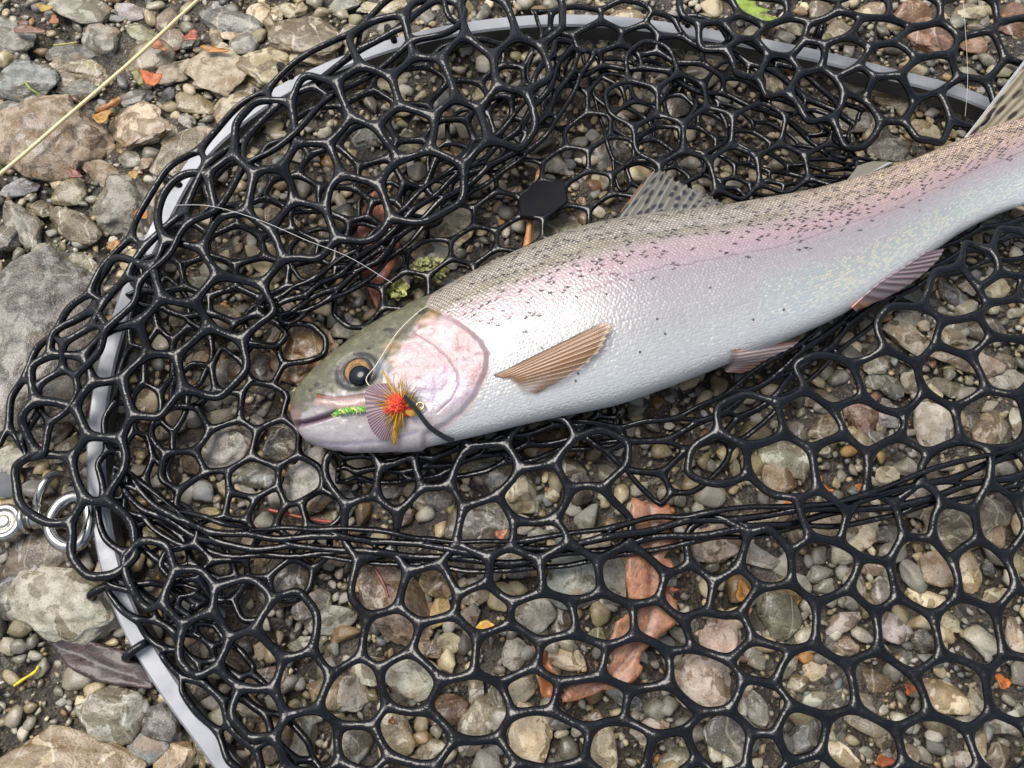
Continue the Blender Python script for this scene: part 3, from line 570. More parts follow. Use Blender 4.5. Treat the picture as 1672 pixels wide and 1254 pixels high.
patch([(960,706,2.8),(1130,684,2.8),(1280,588,2.9),(1440,452,2.9),(1600,360,3.2),(1720,330,3.2)], [(1060,800,2.4),(1190,720,2.4),(1330,600,2.5),(1480,470,2.6),(1600,420,2.6),(1720,400,2.6)], 8, 2, 0.0026, 0.1, 12)
patch([(560,740,2.2),(700,735,2.6),(850,695,2.8),(1000,665,3.0)], [(560,775,1.9),(700,775,2.0),(860,740,2.1),(1010,710,2.2)], 6, 2, 0.0028, 0.1, 13)
patch([(200,950,2.5),(262,1040,2.3),(335,1140,2.2),(420,1280,2.0)], [(300,960,2.2),(350,1040,2.0),(420,1130,1.9),(510,1270,1.8)], 6, 2, 0.0028, 0.12, 14)
patch([(22,740,2.8),(34,660,3.0),(64,596,3.2),(122,515,3.7),(182,437,4.2),(272,335,4.5),(372,203,4.5),(482,122,4.6),(640,18,4.6),(730,-30,4.6)], [(60,745,2.9),(80,670,3.1),(108,615,3.4),(163,545,3.9),(226,460,4.4),(312,362,4.7),(405,240,4.7),(520,152,4.8),(662,62,4.8),(750,10,4.8)], 9, 1, 0.0030, 0.08, 15)
# wide folds nearest the eye
UL = [(870,25),(800,30),(710,32),(622,92),(851,112),(777,117),(695,130),(602,155),(522,168),(825,190),(757,214),(677,226),(590,245),(505,280),(440,232),(580,345),(495,380),(400,412),(295,442),(392,502),(285,532),(178,570),(205,482),
      (300,352),(370,300),(430,325),(690,310),(100,631),(92,715),(170,668),(82,792),(158,748),(240,625),(340,590),(165,885),(130,548)]
net_layer(UL, pmap([(45,785,2.8),(100,631,3.2),(184,568,4.0),(295,447,4.8),(435,268,4.8),(600,157,5.2),(707,37,4.8),(870,25,5),(777,117,5.6),(677,228,5.0),(596,300,4.2),(502,330,4),(402,500,3.4),(300,600,3.2),(825,185,4.6),(160,890,3.0),(110,815,3.0)]), 0.0035, 96, 0.17, 1.0, seed=20)
UR = T(1112, 0, [(140,30),(400,40),(680,20),(920,40),(1170,40),(1420,70),(710,140),(960,140),(1220,190),(1460,260),(1640,160),(1640,30),(790,260),(1000,285),(1230,370),(1400,480),(1020,470),(820,425),(1190,570),(860,580),(620,300),(480,190),(330,140),(180,130),(640,430),(480,330),(330,270),(1780,90),(1800,-60),(1480,-70),(1220,-80),(960,-80),(700,-90),(430,-80),(160,-90)])
net_layer(UR, pmap([(1150,20,4.2),(1400,40,4.6),(1600,50,4.6),(1450,110,4.6),(1540,200,3.6),(1400,170,3.2),(1300,120,3.6),(1160,60,4.2)]), 0.0033, 82, 0.15, 1.0, seed=21)
B = T(1112, 417, [(1080,390),(1350,340),(1590,330),(1590,170),(1350,200),(1440,70),(1620,30),(1030,580),(1330,560),(1600,550),(640,790),(940,820),(1230,820),(1510,820),(700,610),(320,790),(170,1000),(490,1020),(780,1050),(1050,1040),(1330,1040),(1600,1020),(1800,700),(1850,400),(1830,120),(1830,950)]) \
  + T(556, 417, [(70,1050),(290,1110),(690,1040),(930,1150),(1010,930),(1230,960),(480,960)]) \
  + T(556, 834, [(150,110),(410,60),(690,90),(960,110),(1240,30),(160,390),(430,420),(690,480),(860,320),(980,520),(1130,320),(1290,540),(1410,310),(1560,540),(220,580),(530,660),(820,690),(1140,710),(1450,750),(270,830),(640,1000),(80,900),(870,850),(1230,940),(1010,1110),(1570,970),(320,1100),(90,1150),(680,1230),(1400,1180),(1600,1140),(580,290)]) \
  + T(1112, 834, [(180,160),(430,240),(700,70),(690,270),(930,100),(950,320),(230,380),(500,510),(790,560),(1090,600),(1200,330),(1480,320),(1420,610),(1690,560),(180,620),(30,470),(400,720),(660,830),(1000,880),(1350,920),(1660,880),(110,820),(350,950),(590,1040),(880,1150),(1270,1170),(1580,1190),(230,1130),(430,1230),(1340,90),(1580,70),(1740,250)]) \
  + [(306,980),(395,980),(400,1075),(470,1035),(500,1120),(340,1055),(430,1160),(490,1215),(255,935)]
Bset = np.array(B)
ext = [(300 + 92 * i + (46 if j % 2 else 0), 1290 + 80 * j) for j in range(3) for i in range(16)]
B += [e for e in ext if np.min(np.hypot(*(Bset - np.array(e)).T)) > 62 and poly_sd(np.array([e[0]]), np.array([e[1]]), [p[:2] for p in RIM])[0] > 40]
net_layer(B, pmap([(620,770,3.0),(850,740,3.4),(1000,700,3.8),(1200,660,4.2),(1420,480,4.6),(1600,420,4.4),(1300,800,3.6),(900,880,3.0),(1100,950,2.4),(1500,700,3.2),(1400,1000,2.6),(1600,1200,2.6),(900,1200,2.3),(600,1000,2.4),(600,1200,2.3),(400,980,2.8),(400,1100,2.6),(1200,1400,1.8),(280,950,3.0)]), 0.0031, 88, 0.15, 0.8, seed=22)
nm_ = mesh_data('bag', np.array(netV), netF, M_RUBBER)
bag = obj('bag', nm_, net); sub = bag.modifiers.new('smooth', 'SUBSURF'); sub.levels = 2; sub.render_levels = 2
print('net faces', len(netF))
# the solid plate in the middle of the bag's bottom
def build_plate():
    c = np.array(hubc); hx = [(-38,-2),(-6,-34),(36,-30),(40,4),(6,32),(-36,28)]
    P = np.array([at(c[0] + x * 1.03, c[1] + y * 1.0, float(ZFLOOR(c[None])[0]) + 0.001) for x, y in hx]); ctr = P.mean(0)
    V = []; 
    for k, dz in ((1.0, -0.0018), (1.0, 0.0008), (0.95, 0.0014), (0.5, 0.0012)): V += [ctr + (p - ctr) * k + np.array([0, 0, dz]) for p in P]
    F = [tuple(range(5, -1, -1)), tuple(range(18, 24))]
    for l in range(3): F += [(l * 6 + k, l * 6 + (k + 1) % 6, (l + 1) * 6 + (k + 1) % 6, (l + 1) * 6 + k) for k in range(6)]
    o = obj('base_plate', mesh_data('base_plate', V, F, M_PLATE, False, np.tile([.006, .0065, .008], (len(V), 1))), net)
build_plate()
def build_loops():
    for i in (18, 62, 150, 196, 232):
        pass
    for px, py, ang in ((470,128,35), (286,305,50), (1335,58,-12), (176,965,-68), (232,1062,-60), (1120,42,-5), (640,68,20)):
        c = at(px, py, 0.0135); t = at(px + 10 * math.cos(math.radians(ang)), py - 10 * math.sin(math.radians(ang)), 0.0135) - c; t /= np.linalg.norm(t); s_ = np.cross(t, (0, 0, 1.0))
        mb = MB(); a = np.linspace(0, 2 * np.pi, 25)
        pts = c + s_ * (0.0068 * np.sign(np.cos(a)) * np.abs(np.cos(a)) ** 0.6)[:, None] + np.array([0, 0, 1.0]) * (0.0088 * np.sign(np.sin(a)) * np.abs(np.sin(a)) ** 0.6)[:, None]
        mb.tube(pts, 0.0021, 8); mb.build('loop', M_RUBBER, net)
build_loops()

# ------------------------------------------------------------------ the trout
fish = empty('rainbow_trout', at(1000, 540, 0.02)); tag(fish, 'silvery pink-striped spotted trout lying on its side in the black net', 'fish')
STN = [((475,667),(476,683),.9,3.4),((480,647),(486,703),.82,3.4),((499,619),(503,722),.66,3.5),((530,590),(536,733),.56,3.6),((566,561),(582,738),.5,3.7),((606,533),(636,737),.48,3.8),((646,511),(690,730),.46,3.9),((690,493),(735,720),.45,4.0),
       ((740,464),(788,708),.45,4.0),((800,434),(852,692),.45,4.1),((865,405),(926,676),.46,4.1),((930,381),(1003,660),.47,4.1),((1000,364),(1073,637),.47,4.1),((1080,352),(1150,608),.47,4.0),((1160,343),(1226,577),.46,4.0),((1240,329),(1302,547),.45,3.9),
       ((1320,314),(1376,512),.44,3.8),((1400,292),(1446,467),.42,3.7),((1480,266),(1512,420),.40,3.6),((1550,237),(1572,378),.38,3.5),((1610,212),(1637,346),.35,3.5),((1665,190),(1690,331),.30,3.5),((1705,176),(1728,322),.2,3.5)]
def build_fish():
    NS, NU, NL = 1400, 300, 48
    tp = np.array([at(s[0][0], s[0][1], s[3] / 100) for s in STN]); bt = np.array([at(s[1][0], s[1][1], s[3] / 100) for s in STN])
    par = np.concatenate([np.linspace(0, 1, 90) ** 1.6, np.linspace(1, len(STN) - 1, NS - 89)[1:]])
    def cr(P):
        i = np.clip(np.floor(par).astype(int), 0, len(P) - 2); t = (par - i); t = t[:, None] if P.ndim == 2 else t
        g = lambda k: P[np.clip(k, 0, len(P) - 1)]
        a, b, c, d = g(i - 1), g(i), g(i + 1), g(i + 2)
        return 0.5 * (2 * b + (c - a) * t + (2 * a - 5 * b + 4 * c - d) * t ** 2 + (3 * b - a - 3 * c + d) * t ** 3)
    TP, BT, RA = cr(tp), cr(bt), cr(np.array([s[2] for s in STN]))
    mid = (TP + BT) / 2; hd = (TP - BT) / 2; hl = np.linalg.norm(hd, axis=1); ht = hl * RA
    phi = np.concatenate([np.linspace(0, np.pi, NU, endpoint=False), np.linspace(np.pi, 2 * np.pi, NL, endpoint=False)])
    cp, sp = np.cos(phi), np.sin(phi)
    sp2 = np.sign(sp) * np.abs(sp) ** 0.86
    G = mid[:, None, :] + hd[:, None, :] * cp[None, :, None] + np.array([0, 0, 1.0]) * (ht[:, None] * sp2[None, :])[..., None]
    nr = NU + NL
    # coarse skin for finding the place on the flank under a photo point
    gi, gj = np.arange(0, NS, 7), np.arange(0, nr, 6); Gc = G[np.ix_(gi, gj)]; a, b = len(gi), len(gj)
    polys = [(i * b + j, i * b + (j + 1) % b, (i + 1) * b + (j + 1) % b, (i + 1) * b + j) for i in range(a - 1) for j in range(b)]
    bvh = BVHTree.FromPolygons([Vector(v) for v in Gc.reshape(-1, 3)], polys)
    def hit(px, py):
        d = Vector(rays(px, py)).normalized(); h = bvh.ray_cast(CAM, d)
        if h[0] is None:
            p = at(px, py, 0.04); return np.array(p), np.array([0, 0, 1.0])
        n_ = np.array(h[1]); n_ = n_ if n_[2] > 0 else -n_
        return np.array(h[0]), n_
    Fm = lambda L: [tuple(hit(x, y)[0][:2] * 1000) for x, y in L]
    X, Y = G[..., 0] * 1000, G[..., 1] * 1000
    f = np.broadcast_to((1 - cp) / 2, X.shape).copy(); up = np.broadcast_to(sp >= 0, X.shape)
    sl = np.concatenate([[0], np.cumsum(np.linalg.norm(np.diff(mid, axis=0), axis=1))]) * 1000; S = np.broadcast_to(sl[:, None], X.shape)
    dphi = np.concatenate([[0], np.linalg.norm(np.diff(G, axis=1), axis=-1).mean(0)]); arc = np.cumsum(np.linalg.norm(np.diff(G, axis=1, prepend=G[:, :1]), axis=-1), axis=1) * 1000
    Ltot = sl[-1]; tail = smooth01((S / Ltot - 0.5) / 0.5)
    # --- scales
    pitch = 2.1; b0 = arc[:, int(NU * 0.42)][:, None]; fade = np.clip(hl[:, None] / hl.max(), 0.55, 1)
    rb = (arc - b0) / (pitch * 0.78) / fade ** 0.6; ra = S / pitch
    rb = rb + 0.9 * (vnoise(ra * 0.13, rb * 0.16, 3) - 0.5); ra = ra + 0.7 * (vnoise(ra * 0.17, rb * 0.12, 33) - 0.5)
    row = np.floor(rb); fr = rb - row; aa = ra + 0.5 * (row % 2); ca = np.floor(aa); fa = aa - ca
    rnd = hash2(ca, row, 1); rnd2 = hash2(ca, row, 2); rnd3 = hash2(ca, row, 5)
    dx, dy = fa - 0.42, fr - 0.5; rad = np.sqrt((dx * 1.0) ** 2 + (dy * 1.02) ** 2); edge = smooth01((rad - 0.30) / 0.2)
    # --- masks
    gill = Fm([(460 + x / 4.644, 480 + y / 4.644) for x, y in [(1090,95),(1200,140),(1320,190),(1430,260),(1530,350),(1580,450),(1572,560),(1540,650),(1480,780),(1380,900),(1250,1000),(1100,1070)]])
    gx, gy = np.array(gill[0]), np.array(gill[-1])
    headpoly = [tuple(gx + np.array([6, 30])), *gill, tuple(gy + np.array([-8, -30])), (X.min() - 40, gy[1] - 40), (X.min() - 40, gx[1] + 40)]
    ih = X < max(g[0] for g in gill) + 25
    def sd(poly): r = np.full(X.shape, -50.0); r[ih] = poly_sd(X[ih], Y[ih], poly); return r
    def ld(line): r = np.full(X.shape, 50.0); r[ih] = line_d(X[ih], Y[ih], line); return r
    hs = sd(headpoly); head = smooth01(hs / 2.2 + 0.5); body = 1 - head
    # --- flank colours
    fk = [0, .06, .13, .19, .25, .31, .37, .45, .56, .70, .84, 1.0]
    ck = np.array([lin(*c) for c in [(98,92,74),(122,114,96),(142,134,120),(160,151,142),(178,166,158),(194,172,172),(206,182,184),(208,194,196),(209,202,203),(207,206,204),(213,213,211),(220,219,216)]])
    fe = f + 0.03 * (vnoise(S * 0.06, f * 9, 4) - 0.5) + 0.02 * (vnoise(S * 0.25, f * 30, 6) - 0.5) - 0.04 * tail
    C = np.stack([np.interp(fe, fk, ck[:, k]) for k in range(3)], -1)
    def blend(m, rgb, k=1.0):
        nonlocal C
        c = np.asarray(rgb, float); C = C * (1 - (m * k)[..., None]) + c * (m * k)[..., None]
    pk = np.exp(-((fe - 0.36) / 0.07) ** 2) * smooth01((S - 60) / 60); blend(pk * (0.35 + 0.5 * vnoise(S * 0.05, f * 6, 8)), lin(206, 164, 178), 0.45)
    warm = tail * np.exp(-((f - 0.2) / 0.16) ** 2); blend(warm, lin(196, 158, 140), 0.75)
    blend(np.exp(-((f - 0.21) / 0.06) ** 2) * smooth01((vnoise(S * 0.045, f * 12, 9) - 0.35) * 3), lin(112, 104, 62), 0.7)
    backm = smooth01((0.44 - fe) / 0.34)
    blend(edge * body * backm, lin(60, 54, 44), 0.6)
    blend((1 - edge) * body * backm * (0.25 + 0.75 * rnd), lin(226, 216, 204), 0.7)
    blend(edge * body * (1 - backm), lin(148, 138, 148), 0.36 * smooth01((0.85 - f) / 0.45))
    tw = smooth01((S / Ltot - 0.52) / 0.3) * smooth01((0.62 - f) / 0.3); blend(tw * (1 - edge) * body * (0.4 + 0.6 * rnd), lin(226, 184, 166), 0.6); blend(tw * (rnd3 > 0.8) * (1 - edge) * body, lin(228, 204, 150), 0.5)
    fl_ = smooth01((f - 0.6) / 0.15) * smooth01((0.97 - f) / 0.1) * smooth01((S / Ltot - 0.5) / 0.15) * (1 - edge) * body; blend(fl_ * (rnd2 > 0.55), lin(240, 236, 206), 0.8); blend(fl_ * (rnd2 < 0.2), lin(196, 226, 214), 0.6)
    C *= (1 + (rnd2 - 0.5) * (0.16 + 0.2 * backm) * body)[..., None]
    spark = (rnd > 0.86) * smooth01((f - 0.62) / 0.1) * smooth01((0.95 - f) / 0.1) * (1 - edge) * body * smooth01((vnoise(S * 0.05, f * 8, 12) - 0.4) * 4); blend(spark, lin(245, 242, 226), 0.9)  # wet glints on the belly, painted as bright scales
    irid = body * smooth01((vnoise(S * 0.03, f * 5, 14) - 0.45) * 4) * smooth01((f - 0.55) / 0.2); blend(irid, lin(196, 220, 220), 0.22)
    # --- spots: dark crossed strokes where scales meet
    cx, cy = np.round(aa), np.round(rb); hz = hash2(cx, cy, 21)
    pos_f = fe
    prob = np.interp(pos_f, [0, .05, .14, .26, .36, .44, .54, .6], [.26, .30, .32, .34, .30, .10, .015, 0]) * (0.85 + 0.9 * tail) * smooth01((S - 80) / 30)
    prob = np.where(tail > 0.2, np.maximum(prob, np.interp(pos_f, [.36, .5, .62], [.12, .06, 0]) * tail), prob)
    clump = smooth01((vnoise(ra * 0.22, rb * 0.3, 31) - 0.32) * 3)
    iso = (np.mod(cx + cy, 2) == 0)
    d1 = np.abs((aa - cx) + (rb - cy)); d2 = np.abs((aa - cx) - (rb - cy)); dr = np.hypot(aa - cx, rb - cy)
    hs_ = hash2(cx, cy, 23); stroke = np.maximum(smooth01((0.36 - np.minimum(d1, d2)) / 0.2) * smooth01((0.6 + 0.45 * hs_ - dr) / 0.2), smooth01((0.24 + 0.38 * hs_ - dr) / 0.16))
    spots = iso * (hz < prob * (0.6 + 0.4 * clump) * 1.05) * stroke * body; blend(spots, lin(14, 13, 26), 0.97)
    dots = body * 0
    for px, py in ((1073,521),(1280,506),(1086,545),(860,542),(944,610),(940,622),(885,568),(920,588),(1160,470),(1230,522),(1045,575),(990,480)):
        q = hit(px, py)[0] * 1000; dots = np.maximum(dots, smooth01((0.9 - np.hypot(X - q[0], Y - q[1])) / 0.5))
    blend(dots * up, lin(40, 36, 34), 0.9)
    # lateral line
    lat = np.exp(-((fe - 0.445) / 0.0045) ** 2) * body; blend(lat, lin(140, 96, 116), 0.5)
    # --- head colours
    jaw = Fm([(478,695),(500,690),(540,676),(600,664),(640,650)])
    wht = lin(188, 180, 180); Hc = np.broadcast_to(wht, C.shape).copy()
    def hb(m, rgb, k=1.0):
        nonlocal Hc
        Hc = Hc * (1 - (m * k)[..., None]) + np.asarray(rgb) * (m * k)[..., None]
    nz = vnoise(X * 0.35, Y * 0.35, 40); nz2 = vnoise(X * 1.3, Y * 1.3, 41); nz3 = vnoise(X * 0.12, Y * 0.12, 42)
    olive = sd(Fm([(468,672),(492,672),(520,657),(548,640),(590,638),(626,622),(640,585),(668,548),(700,522),(740,505),(765,500),(745,440),(640,470),(560,520),(470,620)]))
    om = smooth01((olive + (nz - 0.5) * 5) / 5 + 0.5)
    pinkp = sd(Fm([(650,548),(700,522),(745,515),(785,540),(800,580),(796,620),(772,650),(730,660),(690,640),(655,625),(640,590)]))
    hb(smooth01(pinkp / 15 + 0.5) * (0.75 + 0.25 * nz), lin(202, 148, 150), 0.75)
    hb(smooth01((nz3 - 0.4) * 2) * smooth01(pinkp / 9 + 0.8), lin(198, 190, 206), 0.35)
    vio = sd(Fm([(655,640),(720,600),(760,610),(770,640),(740,660),(690,665)])); hb(smooth01(vio / 8 + 0.5), lin(200, 192, 216), 0.6)
    hb(om, lin(92, 90, 66) * 1.0, 0.96); hb(om * smooth01((nz - 0.5) * 3), lin(122, 122, 92), 0.6); hb(om * smooth01((nz2 - 0.62) * 5), lin(66, 62, 48), 0.5)
    for ox, oy, rr_ in ((640, 566, 7.0), (640, 590, 5.5), (708, 516, 7), (690, 528, 5)):
        q = hit(ox, oy)[0] * 1000; hb(smooth01((rr_ - np.hypot(X - q[0], (Y - q[1]) * 1.3) + (nz2 - .5) * 3) / 6), lin(176, 136, 84), 0.6)
    for ox, oy, rr_, st in ((518,628,2.2,1.3),(507,637,1.6,1),(690,512,3.2,1.8),(632,538,2.6,1.8),(602,569,1.6,1.2),(700,500,2.2,1.8),(640,540,2,1)):
        q = hit(ox, oy)[0] * 1000; hb(smooth01((rr_ - np.hypot(X - q[0], (Y - q[1]) * st)) / 0.8), lin(44, 40, 34), 0.85)
    socket = hit(582, 605)[0] * 1000; ds = np.hypot((X - socket[0]) * 0.92, Y - socket[1]); hb(smooth01((13.5 - ds) / 3), lin(100, 104, 92), 0.3); hb(smooth01((11.2 - ds) / 1.2), lin(52, 52, 50), 0.9)
    grey = hit(622, 600)[0] * 1000; hb(smooth01((6 - np.hypot(X - grey[0], Y - grey[1])) / 4), lin(142, 152, 160), 0.7)
    for ox, oy in ((522, 634), (528, 631)): q = hit(ox, oy)[0] * 1000; hb(smooth01((1.1 - np.hypot(X - q[0], (Y - q[1]) * 1.5)) / 0.5), lin(30, 28, 26), 0.9)   # nostrils
    # jaws
    mouth = Fm([(480,693),(493,692),(510,687),(530,681),(548,674)]); dm = ld(mouth); hb(smooth01((2.4 - dm) / 1.6), lin(146, 116, 136), 0.9); hb(smooth01((0.8 - dm) / 0.7), lin(64, 40, 50), 0.85)
    lip = Fm([(519,646),(545,651),(575,648),(605,645),(640,640)]); hb(smooth01((0.7 - ld(lip)) / 0.5), lin(176, 92, 70), 0.8)
    mx_ = Fm([(520,657),(560,661),(600,657),(640,652)]); hb(smooth01((3.2 - ld(mx_)) / 2), lin(206, 168, 156), 0.7)
    q = hit(520, 647)[0] * 1000; hb(smooth01((1.6 - np.hypot(X - q[0], Y - q[1])) / 0.8), lin(186, 92, 74), 0.55)
    snout = hit(478, 676)[0] * 1000; hb(smooth01((9 - np.hypot(X - snout[0], Y - snout[1])) / 6) * (1 - om * 0.5), lin(176, 140, 134), 0.6)
    jl = Fm([(500,722),(560,727),(620,722),(680,705)]); hb(smooth01((0.9 - ld(jl)) / 0.8), lin(168, 160, 186), 0.6)
    pre = Fm([(460 + x / 4.644, 480 + y / 4.644) for x, y in [(1020,300),(1150,380),(1260,480),(1330,600),(1340,700),(1290,800),(1180,900)]]); dp = ld(pre)
    hb(smooth01((0.45 - dp) / 0.4), lin(150, 110, 116), 0.6)
    br = Fm([(460 + x / 4.644, 480 + y / 4.644) for x, y in [(1340,640),(1420,680),(1500,600),(1560,540)]]); hb(smooth01((0.4 - ld(br)) / 0.3), lin(168, 128, 136), 0.5)
    ge = np.abs(hs); hb(smooth01((1.1 - ge) / 1.0) * (1 - 0.8 * om), lin(176, 120, 110), 0.5)
    Hc *= (1 + (nz2 - 0.5) * 0.10 + (hash2(np.floor(X * 2.2), np.floor(Y * 2.2), 3) - 0.5) * 0.07)[..., None]
    C = C * (1 - head[..., None]) + Hc * head[..., None]
    out = smooth01((2.2 - np.where(hs < 0, -hs, 9)) / 2.2) * body; blend(out, lin(196, 150, 142), 0.35)
    # --- relief along the outward normal (metres)
    D = np.zeros_like(X)
    D += body * (0.00016 * (1 - edge) + 0.00022 * (fa - 0.5) * (1 - edge) + (rnd3 - 0.5) * 0.0008 * dx + (rnd - 0.5) * 0.0008 * dy) * (0.42 + 0.35 * backm)
    D += 0.0012 * smooth01(hs / 3.2) * smooth01((16 - hs) / 10) * head          # raised gill cover
    D -= 0.00025 * np.exp(-(dp / 0.5) ** 2) * head; D -= 0.0034 * np.exp(-(dm / 1.2) ** 2) * up; D -= 0.0007 * np.exp(-(ld(lip) / 0.8) ** 2)
    D += 0.0010 * np.exp(-(ld(mx_) / 3) ** 2); D -= 0.0004 * np.exp(-(ld(jl) / 1.2) ** 2)
    D -= 0.0012 * smooth01((12 - ds) / 4) * up
    D += 0.0004 * (nz - 0.5) * head + 0.00010 * (nz2 - 0.5) * head
    du = np.gradient(G, axis=0); dv = (np.roll(G, -1, 1) - np.roll(G, 1, 1)); N = np.cross(dv, du); N /= np.linalg.norm(N, axis=-1)[..., None] + 1e-12
    if (N[700, 150, 2]) < 0: N = -N
    G2 = G + N * D[..., None]
    C = C * np.interp(f, [0, .3, .5, .75, 1], [.95, .74, .55, .62, .84])[..., None] * np.where(head > .5, 1.0, 1.0)[..., None]  # light offset in the colour: sunlit flank darkened, belly turned from sun lifted
    gloss = np.clip(0.25 + 0.75 * body * (1 - backm * 0.6) * (0.75 + 0.5 * rnd2) - spots * 0.5 + head * 0.25 * (1 - om), 0, 1)
    V = G2.reshape(-1, 3); i = np.arange(NS - 1)[:, None]; j = np.arange(nr)[None, :]; j2 = (j + 1) % nr
    F = np.stack([i * nr + j, (i + 1) * nr + j, (i + 1) * nr + j2, i * nr + j2], -1).reshape(-1, 4)
    V = np.concatenate([V, [G2[0].mean(0), G2[-1].mean(0)]]); n0 = len(V)
    ends = [(n0 - 2, k, (k + 1) % nr, (k + 1) % nr) for k in range(nr)]
    m = mesh_data('body', V, F, M_SKIN, True, np.concatenate([C.reshape(-1, 3), C[0, :1], C[-1, :1]]), {'gloss': np.concatenate([gloss.ravel(), [0.3, 0.3]])})
    import bmesh
    bm = bmesh.new(); bm.from_mesh(m); bm.verts.ensure_lookup_table()
    for ring0, cidx in ((0, n0 - 2), ((NS - 1) * nr, n0 - 1)):
        for k in range(nr):
            fc = bm.faces.new((bm.verts[ring0 + k], bm.verts[ring0 + (k + 1) % nr], bm.verts[cidx])); fc.smooth = True
    bmesh.ops.recalc_face_normals(bm, faces=bm.faces[:]); bm.to_mesh(m); bm.free()
    obj('body', m, fish)
    bv2 = BVHTree.FromPolygons([Vector(v) for v in G2[::5, ::4].reshape(-1, 3)], [(i_ * (nr // 4) + j_, i_ * (nr // 4) + (j_ + 1) % (nr // 4), (i_ + 1) * (nr // 4) + (j_ + 1) % (nr // 4), (i_ + 1) * (nr // 4) + j_) for i_ in range(NS // 5 - 1) for j_ in range(nr // 4)])
    def hit2(px, py):
        h = bv2.ray_cast(CAM, Vector(rays(px, py)).normalized())
        if h[0] is None: return np.array(at(px, py, 0.035)), np.array([0, 0, 1.0])
        n_ = np.array(h[1]); return np.array(h[0]), (n_ if n_[2] > 0 else -n_)
    return hit2
HIT = build_fish()

def dome(name, c, n_, rx, ry, h, mat, colfn, parent, rings=14, seg=48, base=None):
    x = np.cross(n_, (0, 1.0, 0.2)); x /= np.linalg.norm(x); y = np.cross(n_, x); V = [c + n_ * h]; Cc = [colfn(0, 0)]; F = []
    for i in range(1, rings + 1):
        r = i / rings
        for k in range(seg):
            a = k / seg * 2 * np.pi; V.append(c + x * rx * r * math.cos(a) + y * ry * r * math.sin(a) + n_ * h * (math.sqrt(max(0, 1 - r * r)))); Cc.append(colfn(r, a))
    for k in range(seg): F.append((0, 1 + k, 1 + (k + 1) % seg))
    for i in range(rings - 1):
        for k in range(seg): a0 = 1 + i * seg; F.append((a0 + k, a0 + seg + k, a0 + seg + (k + 1) % seg, a0 + (k + 1) % seg))
    return obj(name, mesh_data(name, V, F, mat, True, np.array(Cc)), parent)
def build_eye():
    c, n_ = HIT(584, 606); c = c - n_ * 0.001
    def iris(r, a):
        t = float(hash2(np.array(math.floor(a * 9)), np.array(math.floor(r * 8)), 7)); k = lin(140, 104, 54) * (0.6 + 0.6 * t)
        if r > 0.88: k = lin(40, 40, 38)
        elif r > 0.72: k = lin(66, 54, 38) * (0.6 + 0.7 * t)
        elif r < 0.5: k = lin(104, 76, 42)
        if math.sin(a) * r > 0.45: k = k * 0.6 + lin(80, 78, 50) * 0.4
        return k
    e = dome('eye', c, n_, 0.0084, 0.0079, 0.0030, M_EYE, iris, fish)
    c2, _ = HIT(588, 614)
    p = dome('pupil', c2 + n_ * 0.0010, n_, 0.0056, 0.0053, 0.0027, M_PUPIL, lambda r, a: lin(10, 13, 24), e)
    p.location = (0, 0, 0)
build_eye()

def fin(name, base, outer, colfn, rays_n, nu=90, nv=36, ridge=0.00025, th=0.0005, bow=0.0, ragged=0.0):
    """base and outer: lists of (px, py, z) with z in metres, or ('s', lift) to lie on the flank"""
    def pt(q):
        if isinstance(q[2], tuple):
            p, n_ = HIT(q[0], q[1]); return p + n_ * q[2][1]
        return np.array(at(q[0], q[1], q[2]))
    A = catmull([pt(q) for q in base], nu); Bo = catmull([pt(q) for q in outer], nu)
    u = np.linspace(0, 1, nu); v = np.linspace(0, 1, nv); L = np.ones(nu)
    if ragged: L = 1 - ragged * np.abs(np.sin(u * rays_n * np.pi)) ** 0.5 * (0.5 + hash2(np.floor(u * rays_n), 3, 1)) 
    VV = v[None, :] * L[:, None]
    P = A[:, None, :] * (1 - VV[..., None]) + Bo[:, None, :] * VV[..., None]
    du = np.gradient(P, axis=0); dv = np.gradient(P, axis=1); N = np.cross(du, dv); N /= np.linalg.norm(N, axis=-1)[..., None] + 1e-12
    if N[nu // 2, nv // 2, 2] < 0: N = -N
    U, Vv = np.meshgrid(u, v, indexing='ij')
    rid = np.cos(U * rays_n * 2 * np.pi); split = np.cos(U * rays_n * 4 * np.pi) * smooth01((Vv - 0.45) / 0.3)
    P = P + N * (ridge * (rid + 0.5 * split) * smooth01(Vv * 4) + bow * np.sin(np.pi * U) * Vv + 0.0006 * (vnoise(U * 5, Vv * 4, 3) - .5) * Vv)[..., None]
    t = th * (1 - 0.7 * Vv)[..., None]
    C, dens = colfn(U, Vv, rid)
    V = np.concatenate([(P + N * t).reshape(-1, 3), (P - N * t).reshape(-1, 3)]); n = nu * nv; F = []
    for i in range(nu - 1):
        for j in range(nv - 1):
            a = i * nv + j; F.append((a, a + nv, a + nv + 1, a + 1)); F.append((n + a, n + a + 1, n + a + nv + 1, n + a + nv))
    for i in range(nu - 1):
        for j in (0, nv - 1): a = i * nv + j; F.append((a, a + nv, n + a + nv, n + a))
    for j in range(nv - 1):
        for i in (0, nu - 1): a = i * nv + j; F.append((a, a + 1, n + a + 1, n + a))
    C = C.reshape(-1, 3); dens = np.broadcast_to(dens, U.shape).reshape(-1)
    return obj(name, mesh_data(name, V, F, M_FIN, True, np.concatenate([C, C]), {'opacity': np.concatenate([dens, dens])}), fish)
def mixc(a, b, k): return np.asarray(a) * (1 - k[..., None]) + np.asarray(b) * k[..., None]
